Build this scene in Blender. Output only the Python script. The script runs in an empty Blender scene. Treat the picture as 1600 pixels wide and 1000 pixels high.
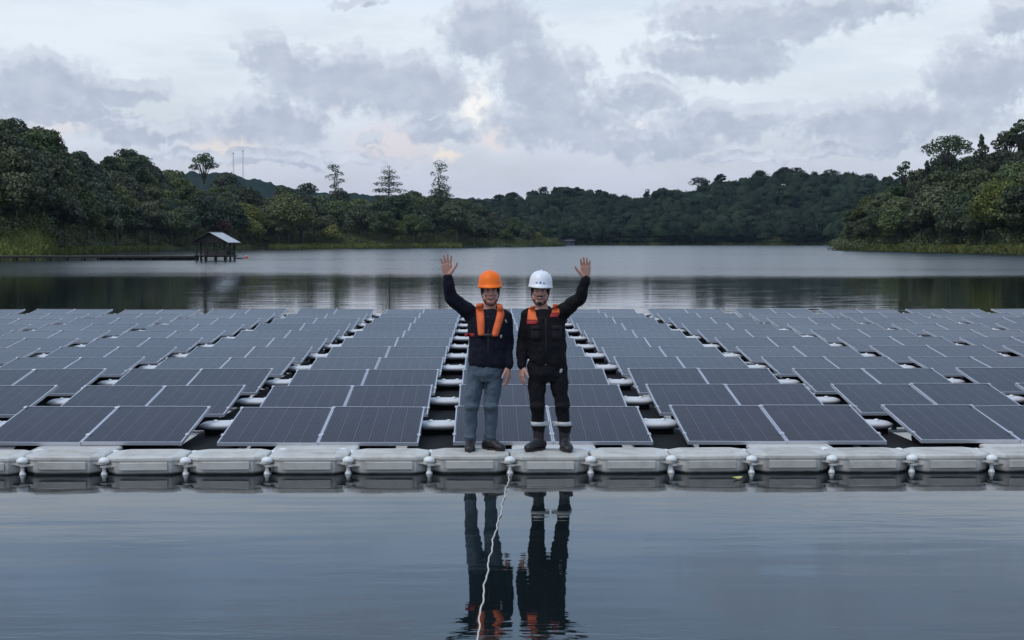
import bpy, math, random
import numpy as np
from mathutils import Vector, Matrix
from mathutils.bvhtree import BVHTree

random.seed(7)
C = bpy.context.scene.collection
R = math.radians
PI = math.pi

# ------------------------------------------------------------------ camera
F = 2222.0                      # focal length in photo pixels (1600 wide)
HC = 2.18                       # camera height above the lake
HORIZON = 377.0
PITCH = math.atan((500.0 - HORIZON) / F)
YAW = math.atan(40.0 / F)
cam_d = bpy.data.cameras.new('camera')
cam = bpy.data.objects.new('camera', cam_d)
C.objects.link(cam)
cam.location = (0, 0, HC)
cam.rotation_euler = (PI / 2 - PITCH, 0, -YAW)
cam_d.sensor_width = 36.0
cam_d.lens = 36.0 * F / 1600.0
cam_d.clip_start = 0.1
cam_d.clip_end = 9000.0
bpy.context.scene.camera = cam
CM = Matrix.Rotation(-YAW, 3, 'Z') @ Matrix.Rotation(PI / 2 - PITCH, 3, 'X')


def ray(x, y):
    return CM @ Vector((x - 800.0, 500.0 - y, -F)).normalized()


def on_z(x, y, z=0.0):
    d = ray(x, y)
    t = (z - HC) / d.z
    return Vector((d.x * t, d.y * t, z))


def at_dist(x, y, dist):
    """point in the direction of a photo pixel, at a horizontal distance"""
    d = ray(x, y)
    t = dist / math.hypot(d.x, d.y)
    return Vector((d.x * t, d.y * t, HC + d.z * t))


# ------------------------------------------------------------------ colour management
vs = bpy.context.scene.view_settings
bpy.context.scene.display_settings.display_device = 'sRGB'
vs.view_transform = 'Standard'
vs.look = 'None'
vs.exposure = 0.0
vs.gamma = 1.0
vs.use_curve_mapping = False

cy = bpy.context.scene.cycles
cy.max_bounces = 6
cy.diffuse_bounces = 2
cy.glossy_bounces = 4
cy.transmission_bounces = 2
cy.volume_bounces = 0
cy.adaptive_threshold = 0.02

# ------------------------------------------------------------------ node helper
class NT:
    def __init__(self, tree):
        self.t = tree
        self.n = tree.nodes
        self.l = tree.links

    def new(self, typ, **kw):
        n = self.n.new(typ)
        for k, v in kw.items():
            setattr(n, k, v)
        return n

    def put(self, sock, v):
        if isinstance(v, bpy.types.NodeSocket):
            self.l.new(v, sock)
        elif v is not None:
            if isinstance(v, (tuple, list)) and sock.type == 'RGBA' and len(v) == 3:
                v = (*v, 1.0)
            sock.default_value = v

    def m(self, op, a, b=None, c=None, clamp=False):
        n = self.new('ShaderNodeMath', operation=op)
        n.use_clamp = clamp
        self.put(n.inputs[0], a)
        if b is not None:
            self.put(n.inputs[1], b)
        if c is not None:
            self.put(n.inputs[2], c)
        return n.outputs[0]

    def vm(self, op, a, b=None, out=0):
        n = self.new('ShaderNodeVectorMath', operation=op)
        self.put(n.inputs[0], a)
        if b is not None:
            if op == 'SCALE':
                self.put(n.inputs[3], b)
            else:
                self.put(n.inputs[1], b)
        return n.outputs['Value'] if op in ('LENGTH', 'DOT_PRODUCT', 'DISTANCE') else n.outputs[0]

    def noise(self, vec, scale, detail=4.0, rough=0.55, dist=0.0, color=False):
        n = self.new('ShaderNodeTexNoise')
        self.put(n.inputs['Vector'], vec)
        self.put(n.inputs['Scale'], scale)
        n.inputs['Detail'].default_value = detail
        n.inputs['Roughness'].default_value = rough
        n.inputs['Distortion'].default_value = dist
        return n.outputs['Color'] if color else n.outputs['Fac']

    def mix(self, fac, a, b):
        n = self.new('ShaderNodeMix', data_type='RGBA')
        self.put(n.inputs['Factor'], fac)
        self.put(n.inputs['A'] if False else n.inputs[6], a)
        self.put(n.inputs[7], b)
        return n.outputs[2]

    def sstep(self, x, a, b, lo=0.0, hi=1.0):
        n = self.new('ShaderNodeMapRange', interpolation_type='SMOOTHSTEP')
        self.put(n.inputs[0], x)
        n.inputs[1].default_value = a
        n.inputs[2].default_value = b
        n.inputs[3].default_value = lo
        n.inputs[4].default_value = hi
        return n.outputs[0]

    def xyz(self, x, y, z=0.0):
        n = self.new('ShaderNodeCombineXYZ')
        for i, v in enumerate((x, y, z)):
            self.put(n.inputs[i], v)
        return n.outputs[0]

    def sep(self, v):
        n = self.new('ShaderNodeSeparateXYZ')
        self.put(n.inputs[0], v)
        return n.outputs


# ------------------------------------------------------------------ world: overcast evening sky
SUN_EL, SUN_AZ = R(56), R(-125)          # azimuth from +Y towards +X
world = bpy.data.worlds.new('World')
bpy.context.scene.world = world
world.use_nodes = True
W = NT(world.node_tree)
W.n.clear()
geo = W.new('ShaderNodeTexCoord').outputs['Generated']
sky = W.new('ShaderNodeTexSky')
sky.sky_type = 'NISHITA'
sky.sun_disc = False
sky.sun_elevation = SUN_EL
sky.sun_rotation = SUN_AZ
sky.air_density = 1.0
sky.dust_density = 2.0


def pix_deg(x, y):
    d = ray(x, y)
    return math.degrees(math.atan2(d.x, d.y)), math.degrees(math.asin(d.z))


# cloud masses: centre and radii as they stand in the photograph's part of the sky
CLOUDS = [
    (40, 130, 130, 50), (165, 140, 95, 26), (415, 85, 48, 42), (520, 120, 130, 52), (640, 135, 110, 55),
    (420, 190, 115, 42), (560, 3, 45, 10), (765, 45, 88, 58), (850, 120, 90, 62), (870, 190, 125, 42),
    (685, 198, 66, 21), (576, 221, 23, 13), (1120, 88, 135, 38), (1190, 30, 185, 42), (1360, 5, 90, 26), (1130, 192, 122, 34),
    (1000, 150, 80, 34), (1400, 185, 190, 40), (1540, 120, 100, 62), (1590, 25, 60, 34), (1330, 232, 120, 14), (1180, 244, 90, 10), (230, 205, 105, 22),
    (1000, 225, 140, 26), (420, 245, 260, 14), (90, 175, 120, 20),
]
KPX = math.degrees(1.0 / F)
grp = bpy.data.node_groups.new('cloud_field', 'ShaderNodeTree')
grp.interface.new_socket('UV', in_out='INPUT', socket_type='NodeSocketVector')
grp.interface.new_socket('Density', in_out='OUTPUT', socket_type='NodeSocketFloat')
G = NT(grp)
gin = G.new('NodeGroupInput').outputs[0]
gout = G.new('NodeGroupOutput')
warp = G.vm('SUBTRACT', G.noise(gin, 0.75, 3.0, 0.6, color=True), (0.5, 0.5, 0.5))
gv = G.vm('ADD', gin, G.vm('MULTIPLY', warp, (2.6, 1.7, 0)))
acc = None
for (cx, cy, rx, ry) in CLOUDS:
    az, el = pix_deg(cx, cy)
    q = G.vm('SUBTRACT', gv, (az, el, 0))
    q = G.vm('MULTIPLY', q, (1 / (rx * 0.90 * KPX), 1 / (ry * 0.88 * KPX), 0))
    ln = G.vm('LENGTH', q)
    acc = ln if acc is None else G.m('SMOOTH_MIN', acc, ln, 0.10)
# the rest of the sky: the same kind of broken cloud everywhere else
gs = G.sep(gin)
band = G.xyz(G.m('MULTIPLY', gs[0], 0.09), G.m('MULTIPLY', gs[1], 0.2), 3.3)
gen = G.noise(band, 1.0, 4.0, 0.58)
gen_d = G.sstep(gen, 0.62, 0.42, 0.75, 1.6)
inview = G.m('MULTIPLY', G.sstep(G.m('ABSOLUTE', G.m('SUBTRACT', gs[0], 1.0)), 20, 25), 1.0)
above = G.sstep(gs[1], 9.5, 13.0)
outm = G.m('MAXIMUM', inview, above)
gen_d = G.m('ADD', gen_d, G.m('MULTIPLY', G.m('SUBTRACT', 1.0, outm), 0.8))
acc = G.m('SMOOTH_MIN', acc, gen_d, 0.2)
edge = G.noise(gin, 1.9, 5.0, 0.62)
val = G.m('ADD', acc, G.m('MULTIPLY', G.m('SUBTRACT', edge, 0.5), 1.12))
G.l.new(G.sstep(val, 1.24, 0.72), gout.inputs[0])

sx = W.sep(geo)
az_n = W.m('MULTIPLY', W.m('ARCTAN2', sx[0], sx[1]), 180 / PI)
el_n = W.m('MULTIPLY', W.m('ARCSINE', sx[2]), 180 / PI)
uv = W.xyz(az_n, el_n, 0.0)
uv_up = W.xyz(W.m('ADD', az_n, -0.15), W.m('ADD', el_n, 0.42), 0.0)


def cloud(v):
    g = W.new('ShaderNodeGroup')
    g.node_tree = grp
    W.put(g.inputs[0], v)
    return g.outputs[0]


den, den_up = cloud(uv), cloud(uv_up)
# thin bright veil over the blue, a little greyer and warmer low down
veil_lo = (0.61, 0.645, 0.76)
veil_hi = (0.82, 0.90, 0.985)
veil = W.mix(W.sstep(el_n, 1.0, 7.0), veil_lo, veil_hi)
veil = W.mix(W.sstep(el_n, 8.5, 13.0), veil, (0.53, 0.74, 1.05))
thin = W.noise(W.xyz(W.m('MULTIPLY', az_n, 0.12), W.m('MULTIPLY', el_n, 0.45), 9.0), 1.0, 5.0, 0.6)
veil_f = W.m('SUBTRACT', W.sstep(thin, 0.3, 0.6, 0.76, 0.97), W.sstep(el_n, 8.0, 40.0, 0.0, 0.30))
skyc = W.vm('SCALE', sky.outputs[0], 0.10)
base = W.mix(veil_f, skyc, veil)
# breaks where the low sun brightens the veil
HOT = [(742, 165, 34, 40, (1.0, 0.99, 0.97), 0.95), (350, 235, 60, 26, (0.84, 0.76, 0.72), 0.7),
       (70, 192, 90, 22, (0.80, 0.76, 0.78), 0.6), (610, 225, 75, 34, (0.80, 0.72, 0.74), 0.6),
       (695, 241, 26, 10, (0.95, 0.86, 0.76), 0.8), (770, 215, 34, 22, (0.85, 0.78, 0.78), 0.7),
       (1012, 196, 20, 12, (0.9, 0.9, 0.95), 0.7), (525, 165, 20, 12, (0.85, 0.85, 0.9), 0.6)]
wob = W.vm('ADD', uv, W.vm('MULTIPLY', W.vm('SUBTRACT', W.noise(uv, 1.3, 4.0, 0.6, color=True), (0.5, 0.5, 0.5)), (1.6, 1.1, 0)))
for (cx, cy, rx, ry, col, k) in HOT:
    a, e = pix_deg(cx, cy)
    q = W.vm('MULTIPLY', W.vm('SUBTRACT', wob, (a, e, 0)), (1 / (rx * KPX), 1 / (ry * KPX), 0))
    base = W.mix(W.sstep(W.vm('LENGTH', q), 1.3, 0.3, 0.0, k), base, col)
rim = W.m('SUBTRACT', den, den_up, clamp=True)
inner = W.noise(W.vm('MULTIPLY', uv, (0.7, 1.0, 1.0)), 1.1, 4.0, 0.6)
shade = W.m('ADD', W.m('MULTIPLY', rim, 0.55), W.m('MULTIPLY', W.sstep(inner, 0.3, 0.75), 0.38), clamp=True)
cl = W.mix(shade, (0.455, 0.52, 0.64), (0.74, 0.79, 0.88))
cl = W.mix(W.sstep(el_n, 9.0, 13.5, 0.0, 0.75), cl, (0.46, 0.62, 0.90))
final = W.mix(W.m('MULTIPLY', den, 0.93), base, cl)
bg = W.new('ShaderNodeBackground')
W.l.new(final, bg.inputs[0])
bg.inputs[1].default_value = 1.0
wo = W.new('ShaderNodeOutputWorld')
W.l.new(bg.outputs[0], wo.inputs[0])
world.cycles.sampling_method = 'MANUAL'
world.cycles.sample_map_resolution = 512

sun_d = bpy.data.lights.new('sun', 'SUN')
sun = bpy.data.objects.new('sun', sun_d)
C.objects.link(sun)
sun_d.energy = 1.3
sun_d.angle = R(30)
sun_d.color = (1.0, 0.96, 0.9)
sdir = Vector((math.sin(SUN_AZ) * math.cos(SUN_EL), math.cos(SUN_AZ) * math.cos(SUN_EL), math.sin(SUN_EL)))
sun.rotation_euler = (-sdir).to_track_quat('-Z', 'Y').to_euler()

# ------------------------------------------------------------------ materials
MATS = {}


def mat(name, col, rough=0.6, metal=0.0, var=0.0, vscale=8.0, bump=0.0, bscale=60.0, spec=0.5, per_obj=0.0, leaf=0.0, trans=0.0):
    """plain principled surface with noise wear, optional per-object and per-leaf variation"""
    if name in MATS:
        return MATS[name]
    m = bpy.data.materials.new(name)
    m.use_nodes = True
    t = NT(m.node_tree)
    b = t.n['Principled BSDF']
    b.inputs['Roughness'].default_value = rough
    b.inputs['Metallic'].default_value = metal
    b.inputs['Specular IOR Level'].default_value = spec
    tc = t.new('ShaderNodeTexCoord').outputs['Object']
    c = (*col, 1.0)
    out = c
    k = None
    if var:
        n = t.noise(tc, vscale, 5.0, 0.6)
        k = t.m('ADD', 1.0 - var, t.m('MULTIPLY', n, 2 * var))
    if per_obj:
        oi = t.new('ShaderNodeObjectInfo').outputs['Random']
        kk = t.m('ADD', 1.0 - per_obj, t.m('MULTIPLY', oi, 2 * per_obj))
        k = kk if k is None else t.m('MULTIPLY', k, kk)
    if leaf:
        gi = t.new('ShaderNodeNewGeometry').outputs['Random Per Island']
        kk = t.m('ADD', 1.0 - leaf, t.m('MULTIPLY', gi, 2 * leaf))
        k = kk if k is None else t.m('MULTIPLY', k, kk)
    if k is not None:
        out = t.vm('SCALE', c[:3], k)
    if per_obj:
        hs = t.new('ShaderNodeHueSaturation')
        oi = t.new('ShaderNodeObjectInfo').outputs['Random']
        r2 = t.m('FRACT', t.m('MULTIPLY', oi, 17.31))
        t.put(hs.inputs['Hue'], t.m('ADD', 0.5 - 0.12 * per_obj, t.m('MULTIPLY', r2, 0.2 * per_obj)))
        t.put(hs.inputs['Saturation'], t.m('ADD', 0.75, t.m('MULTIPLY', t.m('FRACT', t.m('MULTIPLY', oi, 5.7)), 0.45)))
        t.put(hs.inputs['Color'], out)
        out = hs.outputs[0]
    t.put(b.inputs['Base Color'], out)
    if bump:
        bn = t.new('ShaderNodeBump')
        bn.inputs['Strength'].default_value = bump
        bn.inputs['Distance'].default_value = 0.01
        t.put(bn.inputs['Height'], t.noise(tc, bscale, 4.0, 0.6))
        t.l.new(bn.outputs[0], b.inputs['Normal'])
    if trans:
        tr = t.new('ShaderNodeBsdfTranslucent')
        t.put(tr.inputs[0], out)
        mx = t.new('ShaderNodeMixShader')
        mx.inputs[0].default_value = trans
        t.l.new(b.outputs[0], mx.inputs[1])
        t.l.new(tr.outputs[0], mx.inputs[2])
        t.l.new(mx.outputs[0], t.n['Material Output'].inputs[0])
    MATS[name] = m
    return m


def water_material():
    m = bpy.data.materials.new('lake_water')
    m.use_nodes = True
    t = NT(m.node_tree)
    b = t.n['Principled BSDF']
    b.inputs['Base Color'].default_value = (0.006, 0.011, 0.012, 1)
    b.inputs['IOR'].default_value = 1.333
    pos = t.new('ShaderNodeNewGeometry').outputs['Position']
    s = t.sep(pos)
    # wind-ruffled water far out, calm in the lee of the panels
    edge = t.noise(t.vm('MULTIPLY', pos, (0.012, 0.03, 0)), 1.0, 3.0, 0.5)
    yy = t.m('ADD', s[1], t.m('MULTIPLY', t.m('SUBTRACT', edge, 0.5), 75.0))
    lee = t.sstep(s[0], -60, -20, 0.35, 1.0)
    ruff = t.m('MULTIPLY', t.sstep(yy, 76, 104), lee)
    streak = t.noise(t.vm('MULTIPLY', pos, (0.008, 0.05, 0)), 1.0, 4.0, 0.6)
    ruff = t.m('MULTIPLY', ruff, t.sstep(streak, 0.25, 0.6, 0.65, 1.0))
    lee2 = t.sstep(s[1], 30, 60, 0.0, 0.03)
    t.put(b.inputs['Roughness'], t.m('ADD', t.m('MULTIPLY', ruff, 0.17), t.m('ADD', 0.012, lee2)))
    # gentle swell and patches of fine ripples close by
    sw = t.noise(t.vm('MULTIPLY', pos, (0.35, 1.3, 0)), 1.0, 2.0, 0.5)
    rip = t.noise(t.vm('MULTIPLY', pos, (2.2, 7.0, 0)), 1.0, 3.0, 0.5, 0.4)
    patch = t.sstep(t.noise(t.vm('MULTIPLY', pos, (0.3, 0.5, 0)), 1.0, 2.0, 0.5), 0.46, 0.64)
    near = t.sstep(s[1], 8.4, 6.9, 0.0, 1.0)
    amp = t.m('ADD', t.m('MULTIPLY', patch, 0.06), t.m('ADD', 0.02, t.m('MULTIPLY', near, 0.30)))
    h = t.m('ADD', t.m('MULTIPLY', sw, 0.26), t.m('MULTIPLY', rip, amp))
    bn = t.new('ShaderNodeBump')
    bn.inputs['Strength'].default_value = 1.0
    bn.inputs['Distance'].default_value = 0.022
    t.put(bn.inputs['Height'], h)
    t.l.new(bn.outputs[0], b.inputs['Normal'])
    return m


# ------------------------------------------------------------------ mesh helper
class MB:
    def __init__(self):
        self.v, self.f = [], []

    def add(self, vs_, fs):
        o = len(self.v)
        self.v += [tuple(p) for p in vs_]
        self.f += [tuple(i + o for i in f) for f in fs]
        return self

    def box(self, c, s, rot=None, bev=0.0):
        hx, hy, hz = s[0] / 2, s[1] / 2, s[2] / 2
        if bev:
            rings = []
            for z, i in ((-hz, bev), (-hz + bev, 0), (hz - bev, 0), (hz, bev)):
                rings.append([(sx_ * (hx - i), sy_ * (hy - i), z) for sx_, sy_ in ((-1, -1), (1, -1), (1, 1), (-1, 1))])
            vs_ = [p for r_ in rings for p in r_]
            fs = [(3, 2, 1, 0), (12, 13, 14, 15)]
            for k in range(3):
                for j in range(4):
                    a, b_ = k * 4 + j, k * 4 + (j + 1) % 4
                    fs.append((a, b_, b_ + 4, a + 4))
        else:
            vs_ = [(x, y, z) for z in (-hz, hz) for x, y in ((-hx, -hy), (hx, -hy), (hx, hy), (-hx, hy))]
            fs = [(3, 2, 1, 0), (4, 5, 6, 7), (0, 1, 5, 4), (1, 2, 6, 5), (2, 3, 7, 6), (3, 0, 4, 7)]
        M = rot if rot is not None else Matrix.Identity(3)
        return self.add([M @ Vector(p) + Vector(c) for p in vs_], fs)

    def rings(self, rings, cap=True):
        n = len(rings[0])
        vs_ = [p for r_ in rings for p in r_]
        fs = []
        for k in range(len(rings) - 1):
            for j in range(n):
                a, b_ = k * n + j, k * n + (j + 1) % n
                fs.append((a, b_, b_ + n, a + n))
        if cap:
            fs.append(tuple(range(n))[::-1])
            fs.append(tuple(range((len(rings) - 1) * n, len(rings) * n)))
        return self.add(vs_, fs)

    def tube(self, pts, radii, n=10, flat=1.0):
        pts = [Vector(p) for p in pts]
        if not hasattr(radii, '__len__'):
            radii = [radii] * len(pts)
        rs = []
        ref = None
        for i, p in enumerate(pts):
            d = (pts[min(i + 1, len(pts) - 1)] - pts[max(i - 1, 0)]).normalized()
            if ref is None:
                ref = d.orthogonal().normalized()
            u = (ref - d * ref.dot(d))
            u = u.normalized() if u.length > 1e-6 else d.orthogonal().normalized()
            ref = u
            w = d.cross(u)
            rs.append([p + (u * math.cos(a) + w * math.sin(a) * flat) * radii[i] for a in [2 * PI * j / n for j in range(n)]])
        return self.rings(rs)

    def capsule(self, a, b, ra, rb, n=14):
        """tapered limb with round ends"""
        a, b = Vector(a), Vector(b)
        d = (b - a).normalized()
        pts, rr = [], []
        for t in (-0.95, -0.6, -0.2):
            pts.append(a + d * ra * t)
            rr.append(ra * math.sqrt(1 - t * t))
        for t in (0.2, 0.6, 0.95):
            pts.append(b + d * rb * t)
            rr.append(rb * math.sqrt(1 - t * t))
        return self.tube(pts, rr, n)

    def ell(self, c, r, n=16, m_=10, rot=None):
        rs = []
        M = rot if rot is not None else Matrix.Identity(3)
        for k in range(1, m_):
            th = PI * k / m_
            rs.append([M @ Vector((r[0] * math.sin(th) * math.cos(2 * PI * j / n), r[1] * math.sin(th) * math.sin(2 * PI * j / n), -r[2] * math.cos(th))) + Vector(c) for j in range(n)])
        return self.rings(rs)

    def lathe(self, prof, n=20, c=(0, 0, 0), sx_=1.0, sy_=1.0):
        return self.rings([[(c[0] + r_ * sx_ * math.cos(2 * PI * j / n), c[1] + r_ * sy_ * math.sin(2 * PI * j / n), c[2] + z) for j in range(n)] for r_, z in prof])

    def mesh(self, name):
        me = bpy.data.meshes.new(name)
        me.from_pydata(self.v, [], self.f)
        me.update()
        return me

    def build(self, name, material, parent=None, smooth=False):
        me = self.mesh(name)
        return link(name, me, material, parent, smooth)


def link(name, me, material=None, parent=None, smooth=False):
    if material is not None and not me.materials:
        me.materials.append(material)
    if smooth:
        me.polygons.foreach_set('use_smooth', [True] * len(me.polygons))
    o = bpy.data.objects.new(name, me)
    C.objects.link(o)
    if parent is not None:
        o.parent = parent
    return o


def np_mesh(name, verts, nquads):
    """quads only, verts laid out four by four"""
    me = bpy.data.meshes.new(name)
    nv = nquads * 4
    me.vertices.add(nv)
    me.vertices.foreach_set('co', verts.astype(np.float32).ravel())
    me.loops.add(nv)
    me.loops.foreach_set('vertex_index', np.arange(nv, dtype=np.int32))
    me.polygons.add(nquads)
    me.polygons.foreach_set('loop_start', np.arange(0, nv, 4, dtype=np.int32))
    me.polygons.foreach_set('loop_total', np.full(nquads, 4, dtype=np.int32))
    me.update()
    me.validate()
    return me


def tag(o, label=None, cat=None, group=None, kind=None):
    if label:
        o['label'] = label
    if cat:
        o['category'] = cat
    if group:
        o['group'] = group
    if kind:
        o['kind'] = kind
    return o


def empty(name, loc=(0, 0, 0), rz=0.0):
    o = bpy.data.objects.new(name, None)
    o.empty_display_size = 0.2
    C.objects.link(o)
    o.location = loc
    o.rotation_euler = (0, 0, rz)
    return o


def copy_tree(o, parent=None):
    c = o.copy()
    C.objects.link(c)
    c.parent = parent
    for ch in list(o.children):
        copy_tree(ch, c)
    return c


def interp(x, table):
    if x <= table[0][0]:
        return table[0][1]
    for (a, va), (b, vb) in zip(table, table[1:]):
        if x <= b:
            return va + (vb - va) * (x - a) / (b - a)
    return table[-1][1]


# ================================================================== SETTING
# ------------------------------------------------------------------ lake
lake = MB().add([(-2600, -300, 0), (2600, -300, 0), (2600, 3200, 0), (-2600, 3200, 0)], [(0, 1, 2, 3)]).build('water', water_material())
tag(lake, 'calm dark lake water mirroring the cloudy sky', 'water', kind='structure')
lake['category'] = 'water'

# ------------------------------------------------------------------ land: stations by azimuth (photo column) with shore and ridge
def value_noise(seed):
    rng = np.random.RandomState(seed)
    g = rng.rand(64, 64)

    def f(x, y):
        x, y = x % 64, y % 64
        i, j = int(x), int(y)
        fx, fy = x - i, y - j
        fx, fy = fx * fx * (3 - 2 * fx), fy * fy * (3 - 2 * fy)
        i1, j1 = (i + 1) % 64, (j + 1) % 64
        return (g[i, j] * (1 - fx) + g[i1, j] * fx) * (1 - fy) + (g[i, j1] * (1 - fx) + g[i1, j1] * fx) * fy - 0.5
    return f


VN = value_noise(3)


class Land:
    """shore distance and ridge height along the lake's edge"""

    def __init__(self, shore, skyline, depth, tree_h, x0, x1, back=1.6, rough=False):
        self.rough = rough
        self.shore, self.skyline, self.depth, self.tree_h = shore, skyline, depth, tree_h
        self.x0, self.x1, self.back = x0, x1, back

    def z(self, x, t):
        ds = interp(x, self.shore)
        dp = interp(x, self.depth)
        dr = ds + dp
        p = at_dist(x, interp(x, self.skyline), dr)
        zr = max(0.6, p.z - interp(x, self.tree_h))
        if t < 0:
            return 4.0 * t - 0.4
        if t <= 1:
            k = t * t * (3 - 2 * t) * 0.55 + t * 0.45
            z = 0.55 * min(1, t * 14) + (zr - 0.55) * k - 0.25 * (1 - min(1, t * 14))
        else:
            z = zr * (1 - 0.35 * (t - 1))
        return z

    def pos(self, x, t):
        ds = interp(x, self.shore)
        d = ds + t * interp(x, self.depth)
        q = at_dist(x, HORIZON, d)
        wob = VN(q.x * 0.06 + 9, q.y * 0.06 + 5) * 5.0 * (ds / 250.0)
        d += wob * max(0, 1 - abs(t) * 3)
        q = at_dist(x, HORIZON, d)
        b = VN(q.x * 0.05, q.y * 0.05) * 3.0 * min(1, max(0, t) * 3)
        if self.rough:
            b += (VN(q.x * 0.13, q.y * 0.02 + 3) * 3.5 + VN(q.x * 0.27, q.y * 0.05 + 7) * 3.0) * min(1, max(0, t) * 3)
        return Vector((q.x, q.y, self.z(x, t) + b))

    def mesh(self, nx=140, nt=34):
        m = MB()
        vs_, fs = [], []
        ts = [-0.25, -0.1, -0.03] + [0.012 * k for k in range(4)] + [0.05 + (self.back - 0.05) * k / (nt - 8) for k in range(nt - 7)]
        for i in range(nx):
            x = self.x0 + (self.x1 - self.x0) * i / (nx - 1)
            for t in ts:
                vs_.append(self.pos(x, t))
        k = len(ts)
        for i in range(nx - 1):
            for j in range(k - 1):
                fs.append((i * k + j, (i + 1) * k + j, (i + 1) * k + j + 1, i * k + j + 1))
        return m.add(vs_, fs)


def ground_material():
    m = bpy.data.materials.new('forest_floor')
    m.use_nodes = True
    t = NT(m.node_tree)
    b = t.n['Principled BSDF']
    pos = t.new('ShaderNodeNewGeometry').outputs['Position']
    n1 = t.noise(pos, 0.25, 6.0, 0.6)
    n2 = t.noise(pos, 2.2, 4.0, 0.6)
    c = t.mix(n1, (0.030, 0.040, 0.014), (0.065, 0.085, 0.025))
    c = t.mix(t.sstep(n2, 0.5, 0.7), c, (0.06, 0.055, 0.03))
    t.put(b.inputs['Base Color'], c)
    b.inputs['Roughness'].default_value = 0.9
    b.inputs['Specular IOR Level'].default_value = 0.2
    return m


FLOOR = ground_material()
west = Land(
    shore=[(-700, 120), (-300, 160), (-60, 196), (60, 214), (110, 265), (190, 335), (300, 400), (420, 440), (600, 450), (720, 500), (800, 545), (868, 585), (900, 600)],
    skyline=[(-700, 130), (-200, 165), (0, 192), (55, 192), (85, 214), (125, 232), (165, 245), (195, 236), (222, 250), (245, 272), (290, 284), (340, 280), (400, 290), (440, 300), (480, 300), (560, 308), (650, 308), (710, 312), (745, 330), (790, 352), (830, 362), (870, 384), (900, 386)],
    depth=[(-700, 90), (0, 95), (300, 100), (700, 95), (800, 60), (868, 20), (900, 12)],
    tree_h=[(0, 12.0), (400, 12.0), (720, 12), (800, 8), (868, 4)], x0=-700, x1=884)
east = Land(
    shore=[(1306, 352), (1330, 342), (1400, 318), (1500, 285), (1600, 254), (1900, 190), (2300, 150)],
    skyline=[(1306, 386), (1322, 352), (1345, 318), (1385, 288), (1440, 272), (1490, 246), (1540, 232), (1600, 214), (1700, 195), (2300, 150)],
    depth=[(1306, 12), (1330, 32), (1400, 70), (1600, 90), (2300, 90)],
    tree_h=[(1306, 5), (1340, 8), (1400, 10.5), (1600, 12)], x0=1306, x1=2300)
north = Land(
    shore=[(200, 800), (700, 790), (900, 800), (1150, 815), (1400, 800), (1800, 760)],
    skyline=[(200, 312), (700, 318), (760, 312), (800, 304), (850, 297), (900, 299), (960, 303), (1020, 304), (1070, 296), (1120, 283), (1170, 273), (1230, 268), (1300, 272), (1380, 279), (1800, 270)],
    depth=[(200, 170), (1200, 190), (1800, 170)],
    tree_h=[(200, 13), (1800, 13)], x0=200, x1=1800)
for nm, L, nx in (('hill', west, 170), ('hill', east, 90), ('hill', north, 120)):
    o = L.mesh(nx).build(nm, FLOOR, smooth=True)
    tag(o, kind='structure')
# a bare blue ridge far behind everything
ridge = Land(shore=[(-500, 1450), (2100, 1450)],
             skyline=[(-500, 300), (200, 285), (300, 268), (345, 268), (385, 276), (440, 288), (500, 300), (620, 306), (900, 312), (2100, 312)],
             depth=[(-500, 200), (2100, 200)], tree_h=[(-500, 0), (2100, 0)], x0=-500, x1=2100, rough=True)
# ------------------------------------------------------------------ foliage
def leaf_quads(rng, lobes, n, size, flat=0.55, up_bias=0.25, tilt=0.42, rmin=0.62, rvar=0.45):
    """n leaf clumps spread through the shells of ellipsoid lobes (cx,cy,cz,rx,ry,rz)"""
    lb = np.array(lobes, dtype=float)
    wgt = (lb[:, 3] * lb[:, 4] + lb[:, 3] * lb[:, 5])
    idx = rng.choice(len(lb), n, p=wgt / wgt.sum())
    d = rng.normal(size=(n, 3))
    d[:, 2] += up_bias
    d /= np.linalg.norm(d, axis=1)[:, None]
    rad = rmin + rvar * np.sqrt(rng.rand(n))
    L = lb[idx]
    c = L[:, :3] + d * L[:, 3:6] * rad[:, None]
    nrm = d / L[:, 3:6]
    nrm /= np.linalg.norm(nrm, axis=1)[:, None]
    nrm = nrm + rng.normal(size=(n, 3)) * tilt
    nrm /= np.linalg.norm(nrm, axis=1)[:, None]
    a = np.cross(nrm, rng.normal(size=(n, 3)))
    a /= np.linalg.norm(a, axis=1)[:, None]
    b = np.cross(nrm, a)
    s = size * (0.55 + 0.9 * rng.rand(n))[:, None]
    a, b = a * s * 0.5, b * s * 0.5 * (flat + 0.4 * rng.rand(n))[:, None]
    bend = nrm * s * 0.12
    v = np.stack([c - a - bend, c - b * 0.9 + bend * 0.5, c + a - bend, c + b * 1.05 + bend * 0.5], axis=1)
    return v.reshape(-1, 3)


FOL = {
    'dark': mat('foliage_dark', (0.056, 0.078, 0.033), 0.55, leaf=0.30, per_obj=0.30, spec=0.3, trans=0.15),
    'mid': mat('foliage_mid', (0.090, 0.112, 0.040), 0.55, leaf=0.30, per_obj=0.30, spec=0.3, trans=0.15),
    'light': mat('foliage_light', (0.15, 0.17, 0.05), 0.6, leaf=0.35, per_obj=0.25, spec=0.25, trans=0.2),
    'far': mat('foliage_far', (0.022, 0.033, 0.020), 0.9, leaf=0.45, var=0.5, vscale=0.7, spec=0.05),
    'far_leaf': mat('foliage_far_leaf', (0.030, 0.044, 0.024), 0.8, leaf=0.45, var=0.6, vscale=0.11, spec=0.05),
    'rust': mat('foliage_rust', (0.11, 0.062, 0.040), 0.6, leaf=0.4, spec=0.2, trans=0.15),
    'grass': mat('bank_grass', (0.17, 0.185, 0.05), 0.7, leaf=0.4, spec=0.2, trans=0.2),
}
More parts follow.
